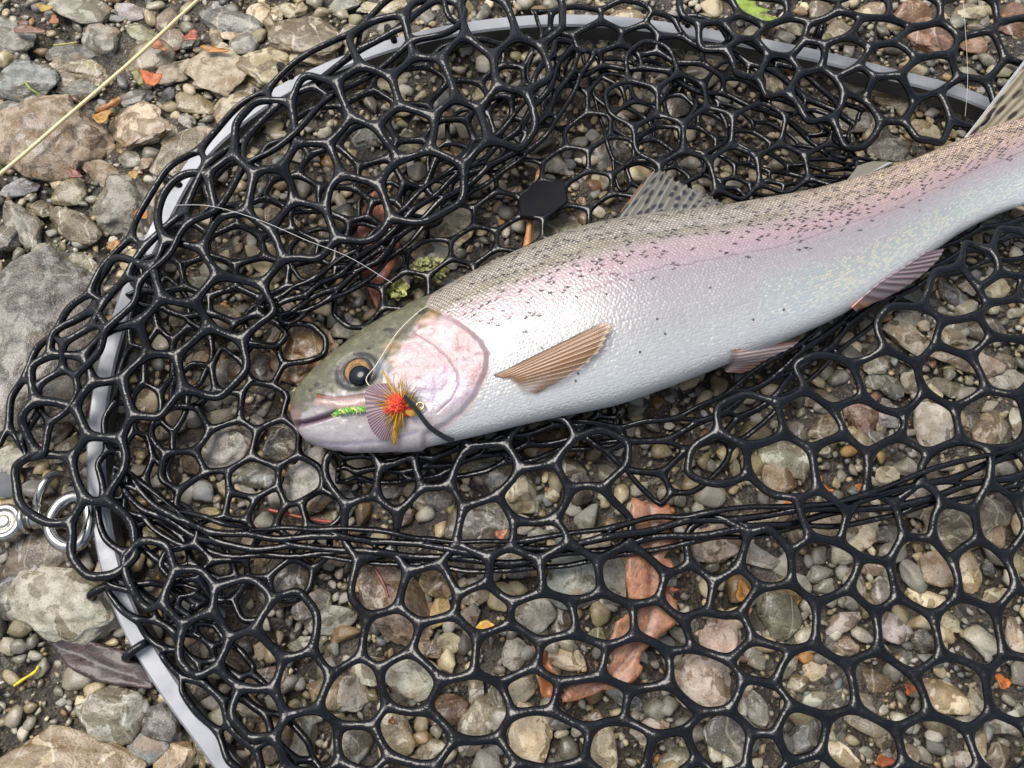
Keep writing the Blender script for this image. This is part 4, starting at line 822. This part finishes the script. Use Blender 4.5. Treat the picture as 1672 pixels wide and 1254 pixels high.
def spots_uv(U, V, su, sv, thr, seed):
    gu, gv = U * su, V * sv; iu, iv = np.floor(gu), np.floor(gv); best = np.zeros_like(U)
    for a in (-1, 0, 1):
        for b in (-1, 0, 1):
            cu, cv = iu + a, iv + b; px = cu + 0.2 + 0.6 * hash2(cu, cv, seed); py = cv + 0.2 + 0.6 * hash2(cu, cv, seed + 1)
            s = (hash2(cu, cv, seed + 2) < thr) * smooth01((0.40 - np.hypot((gu - px) * 1.25, gv - py)) / 0.16); best = np.maximum(best, s)
    return best
def pect(U, V, r):
    C = mixc(lin(122, 86, 50), lin(112, 78, 45), smooth01((r + 1) / 2)); C = mixc(C, lin(70, 52, 36), smooth01((0.10 - U) / 0.05))
    C = mixc(C, lin(180, 172, 166), smooth01((U - 0.62) / 0.35) * smooth01((0.75 - V) / 0.5)); C = mixc(C, lin(196, 176, 146), smooth01((V - 0.93) / 0.05) * .7)
    C = mixc(C, lin(170, 146, 120), smooth01((r - 0.55) / 0.3) * smooth01((0.62 - V) / 0.2) * smooth01((U - .3) / .2) * 0.45); return C, (0.45 + 0.55 * smooth01((0.75 - U) / 0.35)) * (1 - 0.35 * smooth01((V - .8) / .2)) * smooth01(V * 9 + smooth01((.4 - U) / .2))
s1 = ('s', 0.0008)
fin('pectoral_fin', [(806,613,s1),(822,618,s1),(838,627,s1),(850,640,s1)], [(990,526,('s',.004)),(1001,533,('s',.005)),(992,556,('s',.005)),(968,588,('s',.004)),(925,618,('s',.003)),(880,642,s1)], pect, 13, 120, 48, ridge=0.00007, th=0.0003, ragged=0.05)
def pelv(U, V, r):
    C = mixc(lin(206, 186, 180), lin(150, 112, 96), smooth01((r + .6) / 2) * .7); C = mixc(C, lin(178, 112, 84), smooth01((0.12 - U) / 0.08)); C = mixc(C, lin(146, 104, 92), smooth01((U - 0.45) / 0.3) * smooth01((V - .2) / .3) * .8); return C * .85, smooth01(V * 7)
fin('pelvic_fin', [(1188,571,('s',.001)),(1188,585,('s',.001)),(1185,598,.033),(1182,606,.03)], [(1308,556,.030),(1296,570,.029),(1262,592,.027),(1215,608,.026)], pelv, 9, 70, 30)
fin('pelvic_fin', [(1210,562,.022),(1230,560,.022),(1250,562,.022)], [(1330,552,.022),(1326,556,.021),(1312,562,.020)], lambda U, V, r: (np.broadcast_to(lin(214, 202, 198), U.shape + (3,)), 1.0), 6, 40, 24)
fin('anal_fin', [(1508,412,('s',.001)),(1470,438,('s',.001)),(1430,464,('s',.001)),(1388,500,('s',.001))], [(1542,405,.036),(1526,430,.035),(1480,468,.034),(1398,508,.034)], lambda U, V, r: (mixc(mixc(lin(160, 146, 150), lin(108, 86, 90), smooth01((r + .5) / 1.6)), lin(196, 140, 116), smooth01((U - .8) / .15)), 0.95), 11, 80, 30)
def dors(U, V, r):
    C = mixc(lin(112, 108, 96), lin(128, 127, 120), smooth01((r - .3) / .6)); C = mixc(C, lin(150, 104, 62), smooth01((0.05 - U) / 0.03))
    C = mixc(C, lin(34, 32, 36), spots_uv(U, V, 11, 4.2, 0.95, 3)); return C * 0.85, np.clip(0.8 + 0.2 * smooth01((r - .2) / .5) + 0.4 * spots_uv(U, V, 11, 4.2, 0.95, 3) - 0.2 * V, 0, 1)
fin('dorsal_fin', [(998,368,.043),(1040,360,.043),(1090,354,.042),(1140,349,.042),(1183,345,.041)], [(1066,274,.034),(1085,278,.033),(1105,292,.033),(1140,308,.034),(1165,322,.036),(1186,334,.038)], dors, 14, 130, 44, ridge=0.00016, ragged=0.07)
fin('adipose_fin', [(1382,298,.039),(1400,293,.039),(1418,287,.038)], [(1400,272,.033),(1428,264,.032),(1458,266,.032)], lambda U, V, r: (mixc(np.broadcast_to(lin(112, 110, 98), U.shape + (3,)), lin(176, 178, 176), smooth01((U - .8) / .15)), 1.0), 2, 40, 24, ridge=0.0001, th=0.0012)
def tailc(U, V, r):
    C = mixc(lin(116, 106, 84), lin(130, 120, 98), smooth01((r - .1) / .8)); s = spots_uv(U, V, 11, 6, 0.9, 9); C = mixc(C, lin(48, 36, 28), s)
    C = mixc(C, lin(196, 196, 196), smooth01((0.04 - U) / 0.02) * .8); return C, 1.0
fin('tail_fin', [(1566,236,.0355),(1610,222,.036),(1650,225,.036),(1685,260,.036),(1672,310,.0355),(1652,338,.035)], [(1700,62,.054),(1760,74,.054),(1800,150,.050),(1810,230,.046),(1830,310,.042),(1850,400,.040)], tailc, 18, 150, 60, ridge=0.0003)

# ------------------------------------------------------------------ the fly on the trout's cheek
def build_fly():
    c0, n0 = HIT(650, 660); t = empty('fishing_fly', c0); tag(t, "bushy red and yellow fishing fly with green body stuck at the trout's mouth", 'fly')
    Q = lambda x, y, h=0.001: (lambda p, n_: p + n_ * h)(*HIT(x, y))
    r = np.random.default_rng(5)
    mb = MB()                                    # green twisted body
    base = catmull([Q(545,675,.0012), Q(562,671,.0018), Q(585,669,.002), Q(612,664,.003), Q(640,660,.004)], 60)
    for k in range(3):
        a = np.linspace(0, 26, 60) + k * 2.1; pts = base + np.stack([np.sin(a) * .0006, np.cos(a) * .0009, np.sin(a) * .0009], -1); mb.tube(pts, 0.0007, 6, lin(*[(142, 196, 92), (196, 214, 120), (104, 160, 78)][k]))
    for _ in range(90):
        i = r.integers(0, 56); p = base[i]; d = r.normal(size=3); d[2] = abs(d[2]); d /= np.linalg.norm(d); mb.tube([p, p + d * .0016, p + d * r.uniform(.002, .0034)], [.0002, .00015, .00008], 4, lin(*[(150, 206, 100), (206, 220, 140), (120, 170, 90)][r.integers(3)]))
    mb.build('green_body', M_HAIR, t)
    # barred purple wing
    nu, nv = 60, 24; ctr = Q(655, 662, .004); arc = catmull([Q(636,628,.003), Q(612,632,.0045), Q(601,650,.0055), Q(603,674,.0055), Q(611,698,.005), Q(626,712,.0045), Q(641,714,.0035)], nu)
    V = []; C = []; F = []
    for i in range(nu):
        for j in range(nv):
            k = 0.18 + 0.82 * j / (nv - 1); p = ctr * (1 - k) + arc[i] * k; p = p + np.array([0, 0, .0012 * math.sin(k * 3) + .00018 * (i % 2)]); V.append(p)
            b = i % 2; cc = lin(98, 74, 82) if b else lin(168, 144, 152); C.append(cc * (0.8 + 0.3 * (1 - k)))
    n = len(V); V += [v - np.array([0, 0, .0003]) for v in V]; C += C
    for i in range(nu - 1):
        for j in range(nv - 1): a = i * nv + j; F += [(a, a + 1, a + nv + 1, a + nv), (n + a, n + a + nv, n + a + nv + 1, n + a + 1)]
    for i in range(nu - 1): a = i * nv + nv - 1; F.append((a, a + nv, n + a + nv, n + a))
    obj('wing', mesh_data('wing', V, F, M_HAIR, False, np.array(C)), t)
    # yellow hackle fibres
    mb = MB(); root = Q(655, 660, .0045)
    def fibre(x, y, h, w_, colr, root_=root, bend=.001):
        tip = Q(x, y, h); m = (root_ + tip) / 2 + np.array([r.normal(0, bend), r.normal(0, bend), .0012]); P = catmull([root_, m, tip], 8)
        mb.tube(P, np.linspace(w_, w_ * .25, 8), 5, np.array([colr * (1.0 - .25 * q) for q in np.linspace(0, 1, 8)]))
    ylw = [lin(206, 160, 40), lin(186, 134, 32), lin(222, 182, 66), lin(164, 110, 30)]
    for _ in range(130):
        a = r.uniform(1.75 * math.pi / 2, 3.15 * math.pi / 2) if r.random() < .75 else r.uniform(0.3 * math.pi, .9 * math.pi); R_ = r.uniform(26, 52)
        fibre(655 + R_ * math.cos(a) * 1.0, 660 - R_ * math.sin(a) * .95, r.uniform(.002, .006), r.uniform(.00018, .00035), ylw[r.integers(4)])
    for k in range(7): fibre(627 + r.normal(0, 1.5), 610 + r.normal(0, 2), .005, .00045, ylw[k % 4], bend=.0003)
    for k in range(16): fibre(646 + r.normal(0, 3), 720 + r.normal(0, 3), .004, .00045, ylw[k % 4], bend=.0003)
    for k in range(30): fibre(678 + r.normal(0, 5), 650 + r.normal(0, 9), r.uniform(.003, .006), .00035, lin(150, 126, 44), Q(664, 662, .003), bend=.0008)
    for k in range(14): P = catmull([Q(664, 672, .004), Q(676, 676 + r.normal(0, 2), .005), Q(684 + r.normal(0, 2), 668 + r.normal(0, 3), .003)], 8); mb.tube(P, np.linspace(.0005, .0003, 8), 5, lin(166, 128, 40))
    mb.build('yellow_hackle', M_HAIR, t)
    mb = MB()                                    # red wool head
    for _ in range(520):
        a = r.uniform(0, 6.283); R_ = r.uniform(0.1, 1) ** .6; p = Q(648 + 17 * R_ * math.cos(a) + 6 * math.sin(a) * .4, 662 - 14 * R_ * math.sin(a), .0035 + .0035 * (1 - R_ * R_))
        q = p + np.array([math.cos(a) * .0016 + r.normal(0, .0006), math.sin(a) * .0016 + r.normal(0, .0006), r.normal(.0006, .0007)])
        mb.tube([p - (q - p) * .7, p, q], [.00026, .00024, .0001], 4, lin(*[(226, 58, 36), (240, 92, 62), (206, 40, 30), (250, 122, 84)][r.integers(4)]))
    V_, F_ = ICO2; cc, nn = HIT(650, 663); mb.add(cc + nn * .002 + V_ * (.0052, .0042, .0034), F_, lin(206, 44, 30)); cc, nn = HIT(664, 672); mb.add(cc + nn * .0018 + V_ * (.0034, .0026, .0024), F_, lin(232, 80, 50))
    mb.build('red_head', M_HAIR, t)
    mb = MB()                                    # twin black strands
    for k in (-1, 1):
        P = catmull([Q(661, 651, .0075), Q(680, 668, .0062), Q(700, 692, .004), Q(720, 705, .003), Q(738, 713, .0026)], 24); P[:, 1] += k * .00045; P[:, 0] += k * .0003; mb.tube(P, np.linspace(.0005, .0009, 24), 8, lin(38, 38, 42))
    mb.build('black_strand', M_HAIR, t)
    mb = MB(); c, n_ = HIT(687, 665); c = c + n_ * .0025; a = np.linspace(0, 6.283, 25); x = np.cross(n_, (0, 1, 0)); x /= np.linalg.norm(x); y = np.cross(n_, x)
    mb.tube(c + np.cos(a)[:, None] * x * .0018 + np.sin(a)[:, None] * y * .0018, .00055, 8, (1, 1, 1)); mb.tube([c - x * .0018 * np.sign(x[0]), Q(672, 664, .003)], .0006, 8)
    mb.build('hook_eye', M_BRASS, t)
M_BRASS = metal_material('brass_wire', (0.55, 0.42, 0.18), 0.25)
build_fly()

# ------------------------------------------------------------------ lines
def line_thing(name, label, pts, r, rgb, cat, mat=M_LINE, n=80):
    mb = MB(); P = catmull(pts, n); mb.tube(P - P[n // 2], r, 8, lin(*rgb)); o = mb.build(name, mat); o.location = Vector(P[n // 2]); tag(o, label, cat); return o
line_thing('fly_line', 'cream fly line stretched straight across the stones above the black net', [at(-150,398,.016), at(0,284,.017), at(110,190,.019), at(220,95,.018), at(325,-2,.016), at(460,-120,.014)], .0011, (222, 202, 150), 'line')
Qh = lambda x, y, h=.001: (lambda p, n_: p + n_ * h)(*HIT(x, y))
line_thing('nylon_tippet', "fine clear line running from the fly up over the trout's eye", [Qh(618,640,.003), Qh(604,626,.0035), Qh(620,598,.003), Qh(650,548,.002), Qh(682,514,.0015), Qh(700,502,.001)], .00026, (206, 196, 176), 'line')
line_thing('nylon_tippet', 'fine clear line laid over the net strands left of the trout', [at(270,336,.05), at(340,336,.055), at(420,358,.053), at(500,392,.05), at(570,420,.046), at(640,462,.04)], .00015, (190, 190, 186), 'line')
line_thing('nylon_tippet', 'fine clear line hanging down past the trout tail at the hoop', [at(1570,-30,.055), at(1577,60,.055), at(1580,130,.052), at(1576,190,.045)], .0001, (190, 186, 180), 'line')

# ------------------------------------------------------------------ the steel clasp
def build_clasp():
    z = .016; t = empty('net_clasp', at(60, 850, .0)); tag(t, 'shiny steel swivel clasp with ring beside the grey hoop', 'clasp')
    ax = at(60, 845, z) - at(20, 850, z); ax /= np.linalg.norm(ax); sdv = np.array([-ax[1], ax[0], 0]); upv = np.array([0, 0, 1.0])
    def lathe(name, c, axis, prof, n=36, parent=t):
        u = np.cross(axis, (0.3, 0.2, 1.0)); u /= np.linalg.norm(u); v = np.cross(axis, u); V = []; F = []
        for h, r in prof:
            for k in range(n): a = k / n * 2 * np.pi; V.append(c + axis * h + (u * math.cos(a) + v * math.sin(a)) * r)
        for i in range(len(prof) - 1):
            for k in range(n): F.append((i * n + k, i * n + (k + 1) % n, (i + 1) * n + (k + 1) % n, (i + 1) * n + k))
        F.append(tuple(range(n))[::-1]); F.append(tuple((len(prof) - 1) * n + k for k in range(n)))
        o = obj(name, mesh_data(name, V, F, M_STEEL, False), parent)
        mod = o.modifiers.new('edge', 'BEVEL'); mod.width = .0004; mod.segments = 2; mod.limit_method = 'ANGLE'
        for p in o.data.polygons: p.use_smooth = True
        return o
    k = .00033
    lathe('body', at(14, 855, .010), upv, [(-.008, 27 * k), (.002, 29 * k), (.005, 29 * k), (.0062, 25 * k), (.0062, 20 * k), (.005, 18 * k), (.0048, 12 * k), (.0062, 10 * k), (.0066, 4 * k)])
    lathe('collar', at(38, 848, z - .002), ax, [(0, 22 * k), (6 * k, 24 * k), (10 * k, 22 * k), (11 * k, 15 * k), (16 * k, 15 * k), (17 * k, 18 * k), (30 * k, 18 * k), (31 * k, 21 * k), (35 * k, 21 * k), (36 * k, 12 * k)])
    lathe('pin', at(70, 846, z - .002), ax, [(0, 11 * k), (12 * k, 11 * k), (14 * k, 8 * k)])
    mb = MB(); P = catmull([at(82,852,z), at(88,878,z), (at(108,892,z)), at(132,886,z+.001), at(146,862,z+.002), at(146,834,z+.002), at(138,816,z+.001), at(118,812,z), at(96,826,z)], 60, True); P = np.concatenate([P, P[:1]]); mb.tube(P, 10.5 * k, 12); mb.build('ring', M_STEEL, t)
    mb = MB(); P = catmull([at(62,836,z - .003), at(63,812,z), at(72,790,z + .001), at(86,776,z - .002), at(100,776, z - .006)], 24); mb.tube(P, 7.5 * k, 12); mb.build('spring_arm', M_STEEL, t)
    lathe('end_block', at(8, 796, .008), at(8, 770, .008) - at(8, 796, .008) + 1e-9, [(-.6, 15 * k), (.1, 17 * k), (.8, 17 * k), (1.0, 14 * k)]).data.materials[0] = M_ALU_DARK
build_clasp()

# ------------------------------------------------------------------ leaves, twigs and scraps
def leaf_part(name, outline, z, c0, c1, parent=None, vein=None, wave=.0015, step=7, seed=0, curl=0.0, th=.00035):
    O = np.array(outline, float); n = 0
    seg = np.concatenate([np.linspace(a, b, max(2, int(np.hypot(*(b - a)) / step)), endpoint=False) for a, b in zip(O, np.roll(O, -1, 0))])
    r = np.random.default_rng(seed); seg = seg + r.normal(0, step * .10, seg.shape)
    x0, y0 = O.min(0); x1, y1 = O.max(0); gx, gy = np.meshgrid(np.arange(x0, x1, step), np.arange(y0, y1, step)); g = np.stack([gx.ravel(), gy.ravel()], -1) + r.normal(0, step * .12, (gx.size, 2))
    d = poly_sd(g[:, 0], g[:, 1], seg); g = g[d > step * .6]
    if vein is not None: 
        vl = catmull(vein, 24); 
    allp = np.concatenate([seg, g]); m = len(seg); edges = [(i, (i + 1) % m) for i in range(m)]
    res = delaunay_2d_cdt([Vector(p) for p in allp], edges, [], 1, 1e-5); P = np.array([tuple(v) for v in res[0]]); F = [tuple(f) for f in res[2]]
    nz = vnoise(P[:, 0] / 28 + seed, P[:, 1] / 28, seed) - .5; nz2 = vnoise(P[:, 0] / 9, P[:, 1] / 9, seed + 1); d = poly_sd(P[:, 0], P[:, 1], seg)
    Z = (z(P) if callable(z) else np.full(len(P), z)) + wave * nz * 2 + curl * smooth01((14 - d) / 14)
    k = np.clip(vnoise(P[:, 0] / 22, P[:, 1] / 22, seed + 2) * .7 + nz2 * .4, 0, 1); C = mixc(c0, c1, k)
    if vein is not None:
        dv_ = line_d(P[:, 0], P[:, 1], vl); Z = Z - .0012 * np.exp(-(dv_ / 6) ** 2); C = mixc(C, np.asarray(c0) * .5, np.exp(-(dv_ / 3.0) ** 2) * .8)
        side = np.abs(np.sin((P[:, 1] * .9 + np.sign(P[:, 0] - np.interp(P[:, 1], *(lambda q: (q[np.argsort(q[:, 1])][:, 1], q[np.argsort(q[:, 1])][:, 0]))(vl))) * P[:, 0] * .5) / 9)); C = mixc(C, np.asarray(c0) * .7, smooth01((.18 - side) / .15) * .4)
    W = at(P[:, 0], P[:, 1], Z); V = np.concatenate([W, W - np.array([0, 0, th])]); N_ = len(P)
    F2 = []
    for f in F:
        a, b, c = W[f[0]], W[f[1]], W[f[2]]; f = f if np.cross(b - a, c - a)[2] > 0 else f[::-1]; F2.append(f); F2.append(tuple(N_ + i for i in f[::-1]))
    cnt = {}
    for f in F:
        for a, b in zip(f, f[1:] + f[:1]): cnt[(min(a, b), max(a, b))] = cnt.get((min(a, b), max(a, b)), 0) + 1
    for (a, b), q in cnt.items():
        if q == 1: F2.append((a, b, N_ + b, N_ + a))
    C = np.concatenate([C, C * .8]); ctr = W.mean(0)
    o = obj(name, mesh_data(name, V if parent else V - ctr, F2, M_LEAF, True, C), parent)
    if parent is None: o.location = Vector(ctr)
    return o
oak = empty('dead_leaf', at(1050, 980, 0)); tag(oak, 'long lobed brown oak-like leaf, torn, under the net below the belly', 'leaf')
S3 = lambda L: [(840 + x / 3.135, 760 + y / 3.135) for x, y in L]
leaf_part('blade', S3([(600,165),(680,190),(790,200),(815,260),(790,330),(820,370),(810,420),(770,460),(765,475),(800,480),(835,560),(770,590),(770,640),(830,690),(840,800),(740,880),(650,960),(640,1010),(660,1040),(620,1100),(560,1140),(450,1150),(330,1200),(245,1215),(240,1180),(290,1110),(330,1090),(440,1070),(500,1000),(480,930),(520,800),(600,745),(650,700),(590,690),(570,600),(570,520),(580,430),(575,370),(600,300),(590,250)]),
          lambda P: .0215 + .002 * np.sin(P[:, 1] / 60), lin(116, 74, 48), lin(168, 116, 82), oak, S3([(690,190),(700,330),(700,480),(700,600),(690,800),(600,960),(480,1090),(330,1180)]), .0009, 6, 2)
leaf_part('curled_lobe', S3([(85,900),(130,930),(170,950),(175,1010),(235,1080),(230,1150),(190,1190),(140,1185),(120,1090),(130,1020),(105,960)]), lambda P: .014 + .004 * np.sin(P[:, 1] / 24), lin(138, 78, 40), lin(172, 108, 62), oak, None, .002, 5, 3, .003)
def leaf_thing(name, label, outline, z, c0, c1, vein=None, cat='leaf', **kw): return tag(leaf_part(name, outline, z, c0, c1, None, vein, **kw), label, cat)
leaf_thing('dead_leaf', 'dark purple-brown wet leaf pushed under the hoop below the pale boulder', T(0, 834, [(215,620),(350,618),(480,650),(600,680),(640,690),(700,760),(760,840),(740,868),(640,858),(560,850),(470,835),(400,800),(330,760),(280,700)]), lambda P: .0065 + 0 * P[:, 0], lin(52, 38, 40), lin(78, 58, 56), T(0, 834, [(220,630),(400,710),(600,790),(750,850)]), seed=4, step=6)
leaf_thing('dead_leaf', 'long red-brown leaf standing under the net left of the black plate', [(590,345),(612,302),(628,300),(645,355),(652,400),(646,430),(626,462),(616,505),(604,480),(588,445),(576,420),(582,380)], lambda P: .011 + 0 * P[:, 0], lin(140, 72, 46), lin(186, 116, 84), [(620,310),(618,400),(614,495)], seed=5, step=6)
leaf_thing('dead_leaf', 'bright orange curled leaf scrap below the cream fly line', T(0, 0, [(680,332),(730,352),(792,360),(778,398),(750,418),(712,408),(690,375)]), lambda P: .0115 + 0 * P[:, 0], lin(170, 72, 28), lin(206, 108, 48), seed=6, step=3, curl=.002, wave=.002)
leaf_thing('dead_leaf', 'olive green leaf scrap tucked behind the orange curled one', T(0, 0, [(640,345),(668,330),(700,370),(706,412),(680,416),(650,385)]), lambda P: .009 + 0 * P[:, 0], lin(88, 92, 30), lin(128, 128, 50), seed=7, step=3)
leaf_thing('dead_leaf', 'small yellow and green leaf with orange edge under the net', T(556, 834, [(652,575),(680,540),(715,530),(750,555),(776,598),(745,610),(700,605),(660,590)]), lambda P: .0125 + 0 * P[:, 0], lin(206, 120, 36), lin(226, 206, 84), seed=8, step=3, curl=.001)
leaf_thing('green_leaf', 'fresh light green leaf beyond the hoop at the net top', T(1112, 0, [(235,20),(290,-30),(350,-40),(370,30),(440,50),(380,70),(470,85),(560,90),(540,105),(470,100),(420,132),(405,110),(300,60)]), lambda P: .012 + 0 * P[:, 0], lin(120, 160, 50), lin(176, 200, 84), seed=9, step=4)
for lab, cx, cy, a, b, ang, c in [
    ('small orange-red leaf scrap beside a blue-grey stone above the net',312,58,13,8,30,(196,92,54)),('narrow orange leaf lying flat above the tan cobble',348,80,23,5,-8,(206,138,48)),('orange leaf scrap half under the cream fly line',258,74,14,7,-20,(206,128,50)),
    ('yellow leaf scrap near the grey cobble in the top corner',72,12,14,6,-8,(206,170,50)),('small orange leaf scrap above the red-brown leaf litter',88,32,7,8,0,(196,116,52)),('curled yellow and orange leaf beside the wet brown slab',166,190,16,9,25,(206,150,44)),
    ('orange leaf scrap next to a round beige pebble left of the hoop',231,347,11,11,20,(206,132,40)),('torn orange leaf scrap on dark grit left of the hoop',187,402,11,10,0,(200,134,50)),('reddish moss-like leaf scrap below the wet brown slab',121,283,12,8,-20,(150,70,40)),
    ('pale yellow leaf scrap on grit below the rough beige stone',218,284,8,7,0,(206,160,84)),('golden leaf scrap in two lobes under the lower net',1213,966,11,17,5,(208,140,40)),('small orange leaf scrap below the golden one',1221,998,6,13,-5,(196,116,40)),
    ('orange leaf scrap near the frame edge under the lower net',1638,1113,15,9,-45,(206,116,36)),('small bright orange leaf scrap under the bottom net cells',1487,1125,9,9,-45,(210,110,40)),('rusty torn leaf scrap at the bottom edge of the net',1447,1243,18,9,-10,(176,92,40)),
    ('flat orange leaf scrap on the edge of the long brown leaf',1095,963,12,6,0,(206,92,24)),('small orange leaf flake on the wet grey stone under the net',819,872,10,8,30,(190,112,54)),('orange leaf flake beside the squeezed net fold',1288,822,14,6,10,(204,120,40)),('pale orange leaf flake in the gravel under the net fold',1410,796,14,6,-5,(206,128,50)),
    ('thin brown leaf sliver among stones in the top corner',45,48,26,7,-5,(140,98,74)),('dull orange leaf crumb next to the ochre stone below the belly',640,1177,6,6,0,(196,90,50))]:
    t = np.linspace(0, 2 * np.pi, 14, endpoint=False); rr = 1 + .22 * np.sin(t * 3 + cx) + .1 * np.sin(t * 5 + cy); ca, sa = math.cos(math.radians(ang)), math.sin(math.radians(ang))
    ol = [(cx + ca * a * q * math.cos(s) + sa * b * q * math.sin(s), cy - sa * a * q * math.cos(s) + ca * b * q * math.sin(s)) for s, q in zip(t, rr)]
    o = leaf_thing('leaf_scrap', lab, ol, lambda P: .0105 + 0 * P[:, 0], lin(*c) * .5, lin(*c) * .85, seed=int(cx), step=3, curl=.0015, wave=.0015); o['group'] = 'leaf scraps among the stones'
def stick(name, label, pts, r, rgb, cat='twig', mat=M_WOOD):
    P = catmull([at(x, y, z) for x, y, z in pts], 30); q = np.linspace(0, 7, 30); mb = MB(); rad = r * (1 + .18 * np.sin(q * 2.3 + pts[0][0])) ; c = np.array([lin(*rgb) * (0.85 + .3 * float(hash2(np.array(i), 1, 2))) for i in range(30)])
    mb.tube(P - P[15], rad, 8, c); o = mb.build(name, mat); o.location = Vector(P[15]); return tag(o, label, cat)
stick('wood_splinter', 'flat pale wood splinter passing under the black plate of the net', [(884,272,.0125),(878,300,.0125),(868,345,.0115),(860,405,.0115)], .0021, (176, 124, 72))
stick('twig', 'thin red twig lying under the net left of the trout throat', [(438,832,.013),(480,842,.014),(520,850,.0135),(556,853,.013)], .0009, (150, 62, 44))
stick('twig', 'thin dark red twig crossing the large brown stone under the net', [(568,862,.014),(592,898,.015),(622,945,.016),(634,975,.0165)], .0008, (112, 58, 48))
stick('twig', 'short orange-brown stick beside the grey oval stone near the fly line', [(160,181,.010),(178,173,.011),(196,162,.010)], .0019, (172, 112, 64))
stick('grass_blade', 'short bright yellow stem lying on dark silt at the left', [(23,1120,.004),(40,1108,.005),(56,1098,.006),(63,1088,.006)], .0008, (206, 186, 40))
stick('grass_blade', 'thin green stem on the blue-grey cobble', [(40,133,.012),(50,145,.012),(66,155,.009)], .0006, (140, 160, 60))
stick('grass_blade', 'pale green stem above the dark oval stone in the top corner', [(88,74,.009),(105,72,.010),(122,70,.009)], .0006, (170, 166, 90))
stick('twig', 'thin orange stem curved in the gravel under the net fold', [(1338,778,.006),(1342,790,.007),(1352,800,.007),(1360,801,.006)], .0008, (200, 112, 40))
def build_lichen(label, cx, cy, R_, n, seed, rgb):
    r = np.random.default_rng(seed); mb = MB(); c = at(cx, cy, .012)
    for _ in range(n):
        a = r.uniform(0, 6.283); q = r.uniform(0, 1) ** .5; p = at(cx + R_ * 1.3 * q * math.cos(a), cy + R_ * q * math.sin(a) * .8, .010 + r.uniform(0, .004)) - c
        k = r.uniform(.0012, .0026); b = r.uniform(0, 6.28); V = [p]; F = []
        for s in range(7): t_ = b + s / 6 * 3.6; V.append(p + np.array([math.cos(t_) * k, math.sin(t_) * k, r.uniform(-.0004, .0012)]))
        F = [(0, s + 1, s + 2) for s in range(6)]; V2 = V + [v - np.array([0, 0, .00025]) for v in V]; F += [(8, s + 10, s + 9) for s in range(6)]; mb.add(V2, F, lin(*rgb) * r.uniform(.6, 1.2))
    o = mb.build('lichen', M_LEAF); o.location = Vector(c); tag(o, label, 'lichen')
build_lichen('ragged pale green lichen scrap under the net above the trout head', 702, 438, 24, 70, 3, (176, 178, 108))
build_lichen('yellow-green lichen scrap touching the net strand by the trout head', 650, 474, 14, 34, 4, (170, 176, 84))

# ------------------------------------------------------------------ stone labels: look first, then the thing it lies by
MARKS = [('the silver clasp',60,845),('the wet brown slab',84,222),('the pale grey boulder',112,990),('the tan boulder',92,1262),('the orange curled leaf',245,125),('the purple leaf',150,1085),('the yellow stem',42,1105),('the ochre stone',494,575),
         ('the trout snout',476,675),('the fly',650,660),('the lichen scrap',700,440),('the black plate',885,332),('the dorsal fin',1090,320),('the long brown leaf',1060,930),('the small yellow leaf',795,1025),('the large brown stone',648,985),
         ('the pelvic fin',1250,580),('the anal fin',1460,460),('the tail fin',1620,160),('the golden leaf scrap',1213,966),('the red twig',500,846),('the green leaf',1240,20),('the rough beige stone',228,210),('the wet rock',68,560),
         ('the red-brown leaf',615,400),('the round olive stone',1574,852),('the pink-tan stone',1145,1109),('the upper right hoop end',1500,140),('the bright orange bottom scrap',1487,1125),('the orange scrap by the right edge',1638,1113),('the speckled slate stone',934,944),('the reddish oval stone',727,1159)]
SPECIAL = {(84,222):'large wet brown slab of stone under the cream fly line',(112,990):'large pale grey boulder against the hoop below the silver clasp',(92,1262):'huge smooth tan boulder at the lower frame edge',(66,560):'huge rough wet rock left of the net, shining',
  (494,575):'square ochre-brown wet stone in front of the trout forehead',(648,985):'long brown angular stone crossed by a thin dark twig',(934,944):'round speckled slate stone left of the long brown leaf',(228,210):'rough beige broken stone between fly line and hoop',
  (67,908):'flat pointed grey slate piece under the clasp ring',(1574,852):'large rounded olive stone under the net right side',(1145,1109):'large pinkish tan stone with rust patches under lower net',(727,1159):'reddish brown oval pitted stone under the lower net',(777,1182):'long pale grey stone tilted beside the reddish oval stone'}
def direction(dx, dy):
    if abs(dx) > 2 * abs(dy): return 'right of' if dx > 0 else 'left of'
    if abs(dy) > 2 * abs(dx): return 'below' if dy > 0 else 'above'
    return ('below right of' if dx > 0 else 'below left of') if dy > 0 else ('above right of' if dx > 0 else 'above left of')
used = {}
rows = []
for (o, px, py, a, b, key) in stones_built:
    m = max(a, b); e = m / min(a, b)
    size = 'large' if m > 40 else 'medium' if m > 24 else 'small' if m > 15 else 'tiny'; shape = 'round' if e < 1.2 else 'oval' if e < 1.75 else 'long'
    if (px, py) in SPECIAL: tag(o, SPECIAL[(px, py)], 'stone', 'loose stones of the river bed'); continue
    mk = min(((math.hypot(px - x, py - y), n_, x, y) for n_, x, y in MARKS if (x, y) != (px, py)))
    rows.append((f'{size} {PAL[key][1]} {shape} stone', direction(px - mk[2], py - mk[3]), mk[1], mk[0], o))
from collections import defaultdict
grp = defaultdict(list)
for r_ in rows: grp[r_[:3]].append(r_)
for (d_, dr_, mk_), L in grp.items():
    L.sort(key=lambda q: q[3])
    for i, q in enumerate(L):
        lab = f'{d_} {dr_} {mk_}' if len(L) == 1 else f'{d_} {dr_} {mk_}, ' + ['the nearer of its kind', 'the next one out', 'the third one out', 'the fourth one out', 'the fifth one out'][min(i, 4)]
        tag(q[4], lab, 'stone', 'loose stones of the river bed')
print('objects', len(bpy.data.objects))
